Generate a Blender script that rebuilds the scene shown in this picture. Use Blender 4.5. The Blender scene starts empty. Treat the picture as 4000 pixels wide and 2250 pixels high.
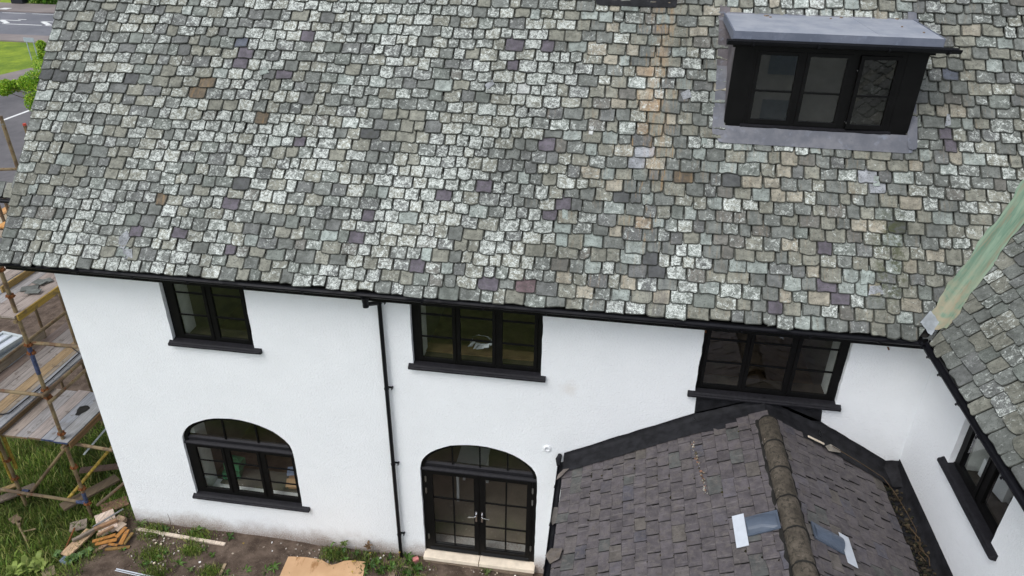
import bpy, bmesh, math, random
import numpy as np
from mathutils import Vector, Matrix
random.seed(7)
RNG = np.random.default_rng(11)
SC = bpy.context.scene
COL = SC.collection
rad = math.radians

# ------------------------------------------------------------------ camera, world, sun, exposure
CAM = np.array([0.0, -9.333, 11.35])
FPX = 2860.0
def cam_axes(yaw, pitch, roll):
    cy, sy, cp, sp = math.cos(yaw), math.sin(yaw), math.cos(pitch), math.sin(pitch)
    fwd = np.array([sy*cp, cy*cp, -sp]); right = np.array([cy, -sy, 0]); up = np.cross(right, fwd)
    c, s = math.cos(roll), math.sin(roll)
    return np.array([c*right+s*up, -s*right+c*up, fwd])
AX = cam_axes(rad(-7.8), rad(29.35), rad(.92))
cam = bpy.data.cameras.new('camera'); cam_o = bpy.data.objects.new('camera', cam); COL.objects.link(cam_o)
cam.sensor_width = 36.0; cam.lens = FPX/4000*36; cam.clip_start = .1; cam.clip_end = 2000
m = Matrix.Identity(4)
for i in range(3):
    m[i][0] = AX[0][i]; m[i][1] = AX[1][i]; m[i][2] = -AX[2][i]; m[i][3] = CAM[i]
cam_o.matrix_world = m
SC.camera = cam_o

SUN_EL, SUN_AZ = 56, 218          # degrees; azimuth clockwise from +y
world = bpy.data.worlds.new('World'); SC.world = world; world.use_nodes = True
nt = world.node_tree
sky = nt.nodes.new('ShaderNodeTexSky'); sky.sky_type = 'NISHITA'; sky.sun_disc = False
sky.sun_elevation = rad(SUN_EL); sky.sun_rotation = rad(SUN_AZ)
sky.air_density = 1.0; sky.dust_density = 1.5; sky.ozone_density = 1.0
hs = nt.nodes.new('ShaderNodeHueSaturation'); hs.inputs['Saturation'].default_value = .36   # cloud veil: little blue left
bg = nt.nodes['Background']; bg.inputs['Strength'].default_value = .15
nt.links.new(sky.outputs[0], hs.inputs['Color']); nt.links.new(hs.outputs[0], bg.inputs['Color'])
sun = bpy.data.lights.new('sun', 'SUN'); sun.energy = .85; sun.angle = rad(30); sun.color = (1, .99, .97)
sun_o = bpy.data.objects.new('sun', sun); COL.objects.link(sun_o)
sd = Vector((math.sin(rad(SUN_AZ))*math.cos(rad(SUN_EL)), math.cos(rad(SUN_AZ))*math.cos(rad(SUN_EL)), math.sin(rad(SUN_EL))))
sun_o.rotation_euler = sd.to_track_quat('Z', 'Y').to_euler()
sun_o.location = (0, -20, 30)
vs = SC.view_settings
SC.display_settings.display_device = 'sRGB'
vs.view_transform = 'Standard'; vs.look = 'None'; vs.gamma = 1; vs.use_curve_mapping = False
vs.exposure = 0.80

# ------------------------------------------------------------------ projection helpers (place things where they stand)
def ray(px, py):
    return AX.T @ np.array([(px-2000)/FPX, -(py-1125)/FPX, 1.0])
def gp(px, py, z=0.0):
    d = ray(px, py); t = (z-CAM[2])/d[2]; return CAM+t*d
def proj(P):
    v = (np.asarray(P, float)-CAM) @ AX.T
    return np.stack([2000+FPX*v[..., 0]/v[..., 2], 1125-FPX*v[..., 1]/v[..., 2]], -1), v[..., 2]
def L(r, g, b):
    return tuple(((c/255/12.92) if c/255 <= .04045 else ((c/255+.055)/1.055)**2.4) for c in (r, g, b))
def mul(c, k): return tuple(x*k for x in c)

# ------------------------------------------------------------------ materials
class NT:
    def __init__(s, name, rough=.7, spec=.3, metal=0.0):
        s.m = bpy.data.materials.new(name); s.m.use_nodes = True
        s.t = s.m.node_tree; s.b = s.t.nodes['Principled BSDF']
        s.b.inputs['Roughness'].default_value = rough; s.b.inputs['Metallic'].default_value = metal
        s.b.inputs['Specular IOR Level'].default_value = spec
        s._pos = None
    def new(s, k): return s.t.nodes.new(k)
    def link(s, a, b): s.t.links.new(a, b)
    def pos(s):
        if s._pos is None: s._pos = s.new('ShaderNodeNewGeometry').outputs['Position']
        return s._pos
    def mapped(s, scale, rot=(0, 0, 0), loc=(0, 0, 0), src=None):
        n = s.new('ShaderNodeMapping'); n.inputs['Scale'].default_value = scale; n.inputs['Rotation'].default_value = rot
        n.inputs['Location'].default_value = loc
        s.link(src or s.pos(), n.inputs['Vector']); return n.outputs[0]
    def noise(s, scale, detail=4, rough=.6, vec=None, dist=0):
        n = s.new('ShaderNodeTexNoise'); n.inputs['Scale'].default_value = scale; n.inputs['Detail'].default_value = detail
        n.inputs['Roughness'].default_value = rough; n.inputs['Distortion'].default_value = dist
        s.link(vec or s.pos(), n.inputs['Vector']); return n.outputs['Fac']
    def voro(s, scale, vec=None, feature='F1'):
        n = s.new('ShaderNodeTexVoronoi'); n.inputs['Scale'].default_value = scale; n.feature = feature
        s.link(vec or s.pos(), n.inputs['Vector']); return n.outputs['Distance']
    def rng(s, v, a, b, c=0.0, d=1.0, smooth=True):
        n = s.new('ShaderNodeMapRange'); n.interpolation_type = 'SMOOTHSTEP' if smooth else 'LINEAR'
        s.link(v, n.inputs[0])
        for i, x in enumerate((a, b, c, d)):
            if isinstance(x, (int, float)): n.inputs[i+1].default_value = x
            else: s.link(x, n.inputs[i+1])
        return n.outputs[0]
    def mth(s, op, a, b=0.0):
        n = s.new('ShaderNodeMath'); n.operation = op
        for i, x in enumerate((a, b)):
            if isinstance(x, (int, float)): n.inputs[i].default_value = x
            else: s.link(x, n.inputs[i])
        return n.outputs[0]
    def mix(s, f, a, b, mode='MIX'):
        n = s.new('ShaderNodeMix'); n.data_type = 'RGBA'; n.blend_type = mode; n.clamp_factor = True
        for i, x in ((0, f), (6, a), (7, b)):
            if isinstance(x, (int, float)): n.inputs[i].default_value = x
            elif isinstance(x, tuple): n.inputs[i].default_value = (*x[:3], 1)
            else: s.link(x, n.inputs[i])
        return n.outputs[2]
    def attr(s, name):
        n = s.new('ShaderNodeAttribute'); n.attribute_name = name; return n
    def sep(s, v):
        n = s.new('ShaderNodeSeparateXYZ'); s.link(v, n.inputs[0]); return n.outputs
    def col(s, c):
        if isinstance(c, tuple): s.b.inputs['Base Color'].default_value = (*c[:3], 1)
        else: s.link(c, s.b.inputs['Base Color'])
        return s
    def bump(s, h, strength=.3, dist=.01):
        n = s.new('ShaderNodeBump'); n.inputs['Strength'].default_value = strength; n.inputs['Distance'].default_value = dist
        s.link(h, n.inputs['Height']); s.link(n.outputs[0], s.b.inputs['Normal']); return s

def plain(name, c, rough=.6, spec=.3, metal=0, var=.25, scale=8, bump=0):
    n = NT(name, rough, spec, metal)
    f = n.noise(scale, 5, .65)
    n.col(n.mix(n.rng(f, .3, .7), mul(c, 1-var), mul(c, 1+var)))
    if bump: n.bump(n.noise(scale*6, 4, .6), bump, .006)
    return n.m

def slate_mat(name, wing=0):
    n = NT(name, .78, .25)
    tint = n.attr('tint').outputs['Color']; mv = n.sep(n.attr('mixv').outputs['Vector'])
    lich, strk, edge = mv[0], mv[1], mv[2]
    big = n.noise(9, 3, .6); base = n.mix(n.rng(big, .3, .7), mul((1, 1, 1), .74), mul((1, 1, 1), 1.22))
    c = n.mix(1.0, tint, base, 'MULTIPLY')
    lay = n.noise(3.2, 5, .7, n.mapped((2.2, 7, 9), (0, 0, rad(25))))          # cleavage relief
    c = n.mix(n.rng(lay, .55, .75, 0, .35), c, mul(L(80, 82, 76), .6))
    st = n.noise(4.5, 4, .6, n.mapped((5.5, .55, .55)))                         # run-off streaks along the slope
    c = n.mix(n.mth('MULTIPLY', n.rng(st, .52, .66), strk), c, L(140, 114, 80))
    st2 = n.noise(5.5, 3, .6, n.mapped((6, .5, .5), loc=(3, 0, 0)))
    c = n.mix(n.mth('MULTIPLY', n.rng(st2, .58, .66), n.mth('MULTIPLY', strk, .9)), c, L(66, 66, 70))
    a = n.noise(15, 8, .80, dist=.8)                                             # crusty lichen
    thr = n.mth('SUBTRACT', .705, n.mth('MULTIPLY', lich, .27))
    la = n.rng(a, thr, n.mth('ADD', thr, .11))
    fine = n.noise(70, 4, .75)
    lc = n.mix(n.rng(fine, .36, .62), L(130, 134, 127), L(222, 227, 221))
    c = n.mix(n.mth('MULTIPLY', la, .9), c, lc)
    b = n.noise(44, 6, .8)                                                       # small pale flecks
    thr2 = n.mth('SUBTRACT', .70, n.mth('MULTIPLY', lich, .12))
    c = n.mix(n.rng(b, thr2, n.mth('ADD', thr2, .05), 0, .8), c, L(194, 197, 190))
    v = n.voro(23); sp = n.rng(v, .10, .17, 1, 0)                               # black lichen dots
    c = n.mix(n.mth('MULTIPLY', sp, n.rng(n.noise(4, 2), .42, .6, 0, .8)), c, L(52, 54, 50))
    d = n.noise(27, 7, .82, dist=.5)
    c = n.mix(n.rng(d, .525, .61, 0, .76), c, L(72, 75, 69))
    d2 = n.noise(55, 5, .8, n.mapped((1, 1, 1), loc=(7, 3, 5)))
    c = n.mix(n.rng(d2, .56, .66, 0, .68), c, L(62, 64, 58))
    mo = n.noise(2.2, 5, .7); 
    c = n.mix(n.mth('MULTIPLY', n.rng(mo, .6, .74, 0, .4), n.rng(fine, .4, .6)), c, L(70, 72, 44))
    p = n.sep(n.pos())                                                            # moss run below the dormer's right corner
    mr = n.mth('MULTIPLY', n.mth('MULTIPLY', n.rng(p[0], 3.55, 3.95), n.rng(p[0], 4.35, 4.0)), n.mth('MULTIPLY', n.rng(p[2], 6.15, 6.5), n.rng(p[2], 7.6, 7.1)))
    c = n.mix(n.mth('MULTIPLY', mr, n.rng(n.noise(7, 6, .8), .44, .60, 0, .85)), c, L(62, 66, 40))
    oc = n.mth('ADD', p[0], n.mth('MULTIPLY', n.mth('SUBTRACT', n.noise(1.1, 3, .6), .5), .35))
    om = n.mth('MULTIPLY', n.mth('MULTIPLY', n.rng(oc, .42, .58), n.rng(oc, .86, .70)), n.mth('MULTIPLY', n.rng(p[2], 7.3, 8.1), n.rng(n.noise(4, 6, .7, n.mapped((4, .6, .6))), .42, .58)))
    c = n.mix(n.mth('MULTIPLY', om, .42), c, L(148, 120, 86))
    om2 = n.mth('MULTIPLY', n.mth('MULTIPLY', n.rng(oc, .55, .68), n.rng(oc, .98, .86)), n.mth('MULTIPLY', n.rng(p[2], 7.4, 6.9), n.rng(n.noise(4, 6, .7, n.mapped((4, .6, .6), loc=(3, 0, 0))), .44, .58)))
    c = n.mix(n.mth('MULTIPLY', om2, .5), c, L(74, 74, 76))
    wash = n.noise(.8, 5, .65, n.mapped((1.6, .5, .5)))                            # broad weathering that ignores the joints
    c = n.mix(1.0, c, n.mix(n.rng(wash, .32, .68), (.80, .80, .79), (1.16, 1.16, 1.16)), 'MULTIPLY')
    c = n.mix(edge, c, n.mix(n.rng(fine, .4, .6), L(26, 28, 24), L(56, 57, 50)))  # algae on the broken edges, painted darker to stand for joint shadow too
    n.col(c); n.bump(n.mth('ADD', n.noise(26, 6, .7), n.mth('MULTIPLY', lay, 1.4)), .55, .010)
    return n.m

def porch_slate_mat():
    n = NT('purple_slate', .66, .3)
    tint = n.attr('tint').outputs['Color']; mv = n.sep(n.attr('mixv').outputs['Vector'])
    c = n.mix(1.0, tint, n.mix(n.rng(n.noise(7, 4, .65), .3, .7), (.72, .72, .72), (1.25, 1.25, 1.25)), 'MULTIPLY')
    c = n.mix(n.rng(n.noise(9, 7, .8, dist=.5), .46, .62, 0, .65), c, L(98, 92, 88))
    c = n.mix(n.rng(n.noise(24, 6, .8), .52, .66, 0, .6), c, L(56, 52, 52))
    c = n.mix(n.rng(n.noise(46, 6, .75), .64, .71, 0, .7), c, L(150, 146, 138))
    st = n.noise(4, 5, .7, n.mapped((.6, 6, .6))); c = n.mix(n.rng(st, .56, .70, 0, .45), c, L(124, 118, 117))
    c = n.mix(n.rng(n.noise(3, 6, .8), .58, .74, 0, .5), c, L(86, 76, 58))
    c = n.mix(mv[2], c, L(24, 22, 20))
    n.col(c); n.bump(n.noise(22, 6, .7), .35, .006)
    return n.m

def render_mat(name, base_dirt=True):
    n = NT(name, .85, .2)
    f = n.noise(1.3, 5, .6); c = n.mix(n.rng(f, .3, .7), (.835, .85, .86), (.865, .88, .89))
    p = n.sep(n.pos())
    if base_dirt:
        e = n.mth('ADD', p[2], n.mth('MULTIPLY', n.mth('SUBTRACT', n.noise(1.1, 6, .7), .5), .75))
        sp = n.noise(38, 5, .7)
        c = n.mix(n.mth('MULTIPLY', n.rng(e, .02, .50, 1, 0), n.rng(sp, .25, .62, .35, 1)), c, L(150, 134, 122))
        c = n.mix(n.rng(e, -.22, .16, .8, 0), c, L(120, 108, 98))
    n.col(c)
    bl = n.mapped((1, 1, 1), loc=(.35, 0, -4.32)); 
    dn = n.new('ShaderNodeVectorMath'); dn.operation = 'LENGTH'; n.link(bl, dn.inputs[0])
    c2 = n.mix(n.mth('MULTIPLY', n.rng(n.mth('ADD', dn.outputs['Value'], n.mth('MULTIPLY', n.noise(6, 5, .7), .25)), .10, .34, 1, 0), .22), c, L(190, 168, 140))
    n.col(c2)
    h = n.mth('ADD', n.noise(30, 3, .6), n.mth('MULTIPLY', n.noise(75, 3, .65), .7))
    n.bump(h, .8, .020)
    return n.m

def wood_mat(name):
    n = NT(name, .8, .2)
    t = n.attr('tint').outputs['Color']
    g = n.noise(3, 6, .7, n.mapped((9, .6, 9)))
    c = n.mix(1.0, t, n.mix(n.rng(g, .3, .7), (.7, .7, .7), (1.2, 1.2, 1.2)), 'MULTIPLY')
    c = n.mix(n.rng(n.noise(6.5, 3, .55), .60, .68, 0, .55), c, mul(L(92, 82, 72), 1))
    c = n.mix(n.rng(n.noise(1.1, 4, .6), .5, .72, 0, .5), c, L(96, 84, 72))
    c = n.mix(n.rng(n.noise(60, 2, .5), .73, .76, 0, .8), c, L(205, 205, 205))
    n.col(c); n.bump(g, .3, .004)
    return n.m

def tube_mat():
    n = NT('rusty_tube', .62, .35)
    f = n.noise(2.3, 6, .7); c = n.mix(n.rng(f, .46, .56), L(122, 106, 78), L(94, 78, 60))
    c = n.mix(n.rng(n.noise(9, 6, .75), .54, .66), c, L(98, 60, 34))
    c = n.mix(n.rng(n.noise(5, 4, .7, n.mapped((1, 1, 1), loc=(4, 2, 1))), .66, .70, 0, .8), c, L(120, 124, 124))
    n.col(c); n.bump(n.noise(60, 4, .6), .3, .003)
    return n.m

def tint_mat(name, rough=.8, scale=6, var=.3):
    n = NT(name, rough, .2); t = n.attr('tint').outputs['Color']
    c = n.mix(1.0, t, n.mix(n.rng(n.noise(scale, 5, .65), .3, .7), (1-var,)*3, (1+var,)*3), 'MULTIPLY')
    n.col(c); n.bump(n.noise(scale*8, 4, .6), .25, .004)
    return n.m

def leaf_mat(name):
    n = NT(name, .55, .3); t = n.attr('tint').outputs['Color']; n.col(t)
    n.b.inputs['Subsurface Weight'].default_value = 0
    tr = n.new('ShaderNodeBsdfTranslucent'); n.link(t, tr.inputs['Color'])
    mx = n.new('ShaderNodeMixShader'); mx.inputs[0].default_value = .3
    out = n.t.nodes['Material Output']
    n.link(n.b.outputs[0], mx.inputs[1]); n.link(tr.outputs[0], mx.inputs[2]); n.link(mx.outputs[0], out.inputs['Surface'])
    return n.m

def glass_mat(name, tint=(.93, .95, .94)):
    m_ = bpy.data.materials.new(name); m_.use_nodes = True; t = m_.node_tree; t.nodes.clear()
    o = t.nodes.new('ShaderNodeOutputMaterial'); mx = t.nodes.new('ShaderNodeMixShader')
    fr = t.nodes.new('ShaderNodeFresnel'); fr.inputs['IOR'].default_value = 1.45
    tr = t.nodes.new('ShaderNodeBsdfTransparent'); tr.inputs['Color'].default_value = (*tint, 1)
    gl = t.nodes.new('ShaderNodeBsdfGlossy'); gl.inputs['Roughness'].default_value = .015
    ge = t.nodes.new('ShaderNodeNewGeometry'); mr = t.nodes.new('ShaderNodeMapRange'); mr.inputs[3].default_value = 2.05; mr.inputs[4].default_value = 1.0
    t.links.new(ge.outputs['Backfacing'], mr.inputs[0]); t.links.new(mr.outputs[0], fr.inputs['IOR'])
    t.links.new(fr.outputs[0], mx.inputs[0]); t.links.new(tr.outputs[0], mx.inputs[1]); t.links.new(gl.outputs[0], mx.inputs[2])
    t.links.new(mx.outputs[0], o.inputs[0]); return m_

def ground_mat():
    n = NT('ground', .92, .15)
    p = n.sep(n.pos()); x, y = p[0], p[1]
    wob = n.mth('SUBTRACT', n.noise(.9, 5, .65), .5)
    wob2 = n.mth('MULTIPLY', wob, 1.6)
    soil = n.mix(n.rng(n.noise(3.5, 6, .7), .3, .7), L(66, 55, 47), L(104, 90, 79))
    soil = n.mix(n.rng(n.noise(34, 5, .75), .60, .70, 0, .7), soil, L(150, 138, 126))
    soil = n.mix(n.rng(n.noise(90, 2, .6), .70, .74, 0, .8), soil, L(190, 182, 172))
    near = n.mix(n.rng(n.noise(5, 5, .7), .35, .65), L(52, 60, 30), L(84, 92, 48))
    # soil strip along the front wall, dark soil behind the scaffold; grass elsewhere
    a = n.rng(n.mth('ADD', x, wob2), -9.6, -8.9)
    strip = n.mth('MULTIPLY', a, n.rng(n.mth('ADD', y, wob2), -3.2, -2.0))
    bx = n.mth('MULTIPLY', n.rng(n.mth('ADD', x, n.mth('MULTIPLY', wob, 4)), -19.5, -17.5), n.rng(n.mth('ADD', x, wob2), -11.9, -11.2, 1, 0))
    by = n.mth('MULTIPLY', n.rng(n.mth('ADD', y, wob2), 1.6, 2.4), n.rng(n.mth('ADD', y, wob2), 13, 15, 1, 0))
    s = n.mth('MAXIMUM', strip, n.mth('MULTIPLY', bx, by))
    c = n.mix(s, near, soil)
    farg = n.mix(n.rng(n.noise(.35, 6, .75), .3, .7), L(88, 112, 34), L(142, 158, 48))
    farg = n.mix(n.rng(n.noise(2.2, 4, .7), .35, .7, 0, .4), farg, L(80, 104, 40))
    c = n.mix(n.rng(y, 14, 20), c, farg)
    n.col(c); n.bump(n.noise(14, 6, .75), .7, .03)
    return n.m

def asphalt_mat(name, c0, c1):
    n = NT(name, .85, .3)
    c = n.mix(n.rng(n.noise(.18, 6, .7), .3, .7), c0, c1)
    c = n.mix(n.rng(n.noise(1.6, 6, .75), .56, .7, 0, .45), c, mul(c0, .55))
    n.col(c); n.bump(n.noise(40, 3, .7), .3, .01); return n.m

def lead_mat(name, c, c2, rough=.5):
    n = NT(name, rough, .45)
    k = n.mix(n.rng(n.noise(2.4, 6, .7), .35, .65), c, c2)
    k = n.mix(n.rng(n.noise(7, 5, .7), .55, .72, 0, .3), k, L(140, 148, 164))
    k = n.mix(n.rng(n.noise(11, 4, .7), .68, .76, 0, .5), k, mul(c, .5))
    n.col(k); n.bump(n.noise(5, 4, .5), .25, .012); return n.m

def copper_mat():
    n = NT('weathered_copper', .7, .3)
    q = n.sep(n.pos()); cb = n.new('ShaderNodeCombineXYZ'); n.link(n.mth('MULTIPLY', n.mth('SUBTRACT', q[0], q[1]), 3.2), cb.inputs[0]); n.link(n.mth('MULTIPLY', q[2], .55), cb.inputs[1])
    st = n.noise(2.4, 6, .65, cb.outputs[0], dist=.5)
    c = n.mix(n.rng(st, .36, .62), L(88, 114, 96), L(118, 136, 116))
    c = n.mix(n.rng(n.noise(3.4, 6, .7, n.mapped((1, 1, 1), loc=(2, 1, 0), src=cb.outputs[0])), .50, .64, 0, .75), c, L(124, 114, 94))
    p = n.sep(n.pos())
    c = n.mix(n.mth('MULTIPLY', n.rng(p[2], 6.2, 7.0, .85, 0), n.rng(n.noise(7, 5), .3, .6)), c, L(146, 134, 112))
    n.col(c); n.bump(n.noise(4, 5, .6, cb.outputs[0]), .6, .015); return n.m

def clay_ridge_mat():
    n = NT('ridge_tile_clay', .88, .2)
    c = n.mix(n.rng(n.noise(4, 6, .7), .3, .7), L(58, 53, 46), L(94, 86, 76))
    c = n.mix(n.rng(n.noise(20, 6, .75), .48, .62, 0, .8), c, L(44, 42, 35))
    c = n.mix(n.rng(n.noise(11, 6, .75, n.mapped((1, 1, 1), loc=(5, 1, 2))), .66, .70, 0, .9), c, L(204, 186, 172))
    n.col(c); n.bump(n.noise(30, 5, .7), .5, .006); return n.m

def card_mat():
    n = NT('cardboard', .85, .15)
    c = n.mix(n.rng(n.noise(1.2, 4, .6), .3, .7), L(182, 146, 110), L(202, 166, 130))
    st = n.noise(1.7, 5, .6, n.mapped((2.4, .7, 1), loc=(1.3, 0, 0)))
    c = n.mix(n.rng(st, .58, .66, 0, .7), c, L(132, 92, 52))
    w = n.noise(3, 1, .4, n.mapped((26, 1, 1)))
    n.col(c); n.bump(w, .3, .004); return n.m

M = {}
M['slate'] = slate_mat('lichen_slate')
M['pslate'] = porch_slate_mat()
M['render'] = render_mat('white_roughcast')
M['valleyend'] = plain('grey_lead_end', L(136, 141, 144), .6, .3, 0, .2, 8)
M['render_up'] = render_mat('white_roughcast_upper', False)
M['plaster'] = plain('plaster', (.60, .61, .58), .8, .2, 0, .08)
M['black'] = plain('black_paint', (.0045, .0043, .0044), .45, .16, 0, .25, 5)
M['sill'] = plain('black_masonry_paint', (.011, .0105, .013), .62, .22, 0, .3, 20, .3)
M['gutter'] = plain('black_gutter', (.006, .006, .008), .4, .22, 0, .25, 6)
M['felt'] = plain('black_bitumen', (.0125, .0125, .0145), .75, .2, 0, .45, 7, .35)
M['deck'] = plain('roof_deck', (.022, .021, .019), .95, .1)
M['glass'] = glass_mat('window_glass', (.95, .96, .95))
M['lead'] = lead_mat('lead_sheet', L(86, 88, 95), L(108, 108, 113), .64)
M['leadroof'] = lead_mat('grey_roof_membrane', L(130, 135, 145), L(150, 153, 160), .55)
M['leadedge'] = lead_mat('grey_membrane_edge', L(84, 90, 104), L(100, 105, 118), .55)
M['leaddark'] = lead_mat('old_lead_cheek', L(66, 62, 66), L(96, 90, 92), .6)
M['copper'] = copper_mat()
M['ridge'] = clay_ridge_mat()
M['plastic'] = plain('grey_plastic', L(76, 85, 98), .42, .4, 0, .08)
M['alu'] = plain('bare_aluminium', L(188, 193, 200), .45, .5, 0, .05)
M['chrome'] = plain('chrome', (.75, .75, .76), .18, .5, 1, .03)
M['hinge'] = plain('hinge_steel', (.35, .35, .35), .4, .5, 1, .1)
M['stone'] = plain('cream_stone', L(222, 208, 188), .8, .2, 0, .10, 6, .2)
M['mortar'] = plain('brown_mortar', L(132, 116, 100), .9, .1, 0, .25, 9, .5)
M['floor'] = plain('room_floor', L(112, 92, 66), .7, .2, 0, .3, 3)
M['room'] = plain('room_wall', L(112, 109, 100), .9, .1, 0, .12, 1)
M['darkboard'] = plain('dark_window_board', L(62, 56, 48), .5, .3, 0, .2, 6)
M['screed'] = plain('floor_screed', L(138, 128, 114), .8, .2, 0, .12, 2)
M['wood'] = wood_mat('weathered_board')
M['tube'] = tube_mat()
M['blue'] = plain('blue_paint', L(60, 68, 94), .7, .25, 0, .6, 18)
M['yellow'] = plain('yellow_paint', L(150, 126, 52), .65, .3, 0, .5, 14)
M['rust'] = plain('rusty_coupler', L(112, 70, 40), .8, .2, 0, .4, 30, .5)
M['tint'] = tint_mat('tinted')
M['leaf'] = leaf_mat('leaf')
M['ground'] = ground_mat()
M['road'] = asphalt_mat('road_asphalt', L(92, 93, 98), L(112, 112, 117))
M['yard'] = asphalt_mat('yard_asphalt', L(76, 74, 76), L(104, 101, 102))
M['pave'] = asphalt_mat('pavement_asphalt', L(112, 104, 102), L(134, 125, 120))
M['paint'] = plain('road_paint', (.62, .62, .60), .7, .2, 0, .12, 3)
M['card'] = card_mat()
M['dark'] = plain('dark_cabinet', (.012, .013, .018), .6, .3)
M['bark'] = plain('bark', L(84, 70, 54), .9, .1, 0, .3, 12, .5)
M['whitepl'] = plain('white_plastic', (.78, .79, .80), .4, .4, 0, .04)
M['blackcable'] = plain('black_cable', (.018, .016, .018), .6, .3)
M['pink'] = plain('pink_brick', L(196, 128, 124), .8, .2, 0, .25, 12)
M['windowgrey'] = plain('old_frame_paint', L(168, 174, 174), .6, .3, 0, .12, 8)
M['signgrey'] = plain('sign_back', L(150, 160, 170), .45, .4, 0, .06)
M['redcap'] = plain('red_cap', L(170, 62, 46), .5, .3, 0, .15)
M['greentool'] = plain('green_plastic', L(46, 112, 74), .5, .4, 0, .15)
M['bluecloth'] = plain('pale_blue_cloth', L(160, 176, 206), .8, .2, 0, .1)
M['polythene'] = plain('clear_polythene', (.55, .57, .58), .25, .5, 0, .2)
M['neigh'] = plain('neighbour_render', (.66, .64, .60), .9, .1, 0, .1, 1)
M['neighroof'] = plain('neighbour_roof', (.09, .085, .08), .9, .1)
M['terracotta'] = plain('soil_pipe_bits', L(120, 92, 74), .9)

# ------------------------------------------------------------------ object helpers
WLOC = {}
def props(o, label=None, cat=None, group=None, kind=None):
    if label: o['label'] = label
    if cat: o['category'] = cat
    if group: o['group'] = group
    if kind: o['kind'] = kind
    return o
def empty(name, loc, label=None, cat=None, group=None, parent=None):
    o = bpy.data.objects.new(name, None); COL.objects.link(o); o.empty_display_size = .2
    loc = Vector(loc)
    if parent: o.parent = parent; o.location = loc-WLOC[parent.name]
    else: o.location = loc
    WLOC[o.name] = loc
    return props(o, label, cat, group)

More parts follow.
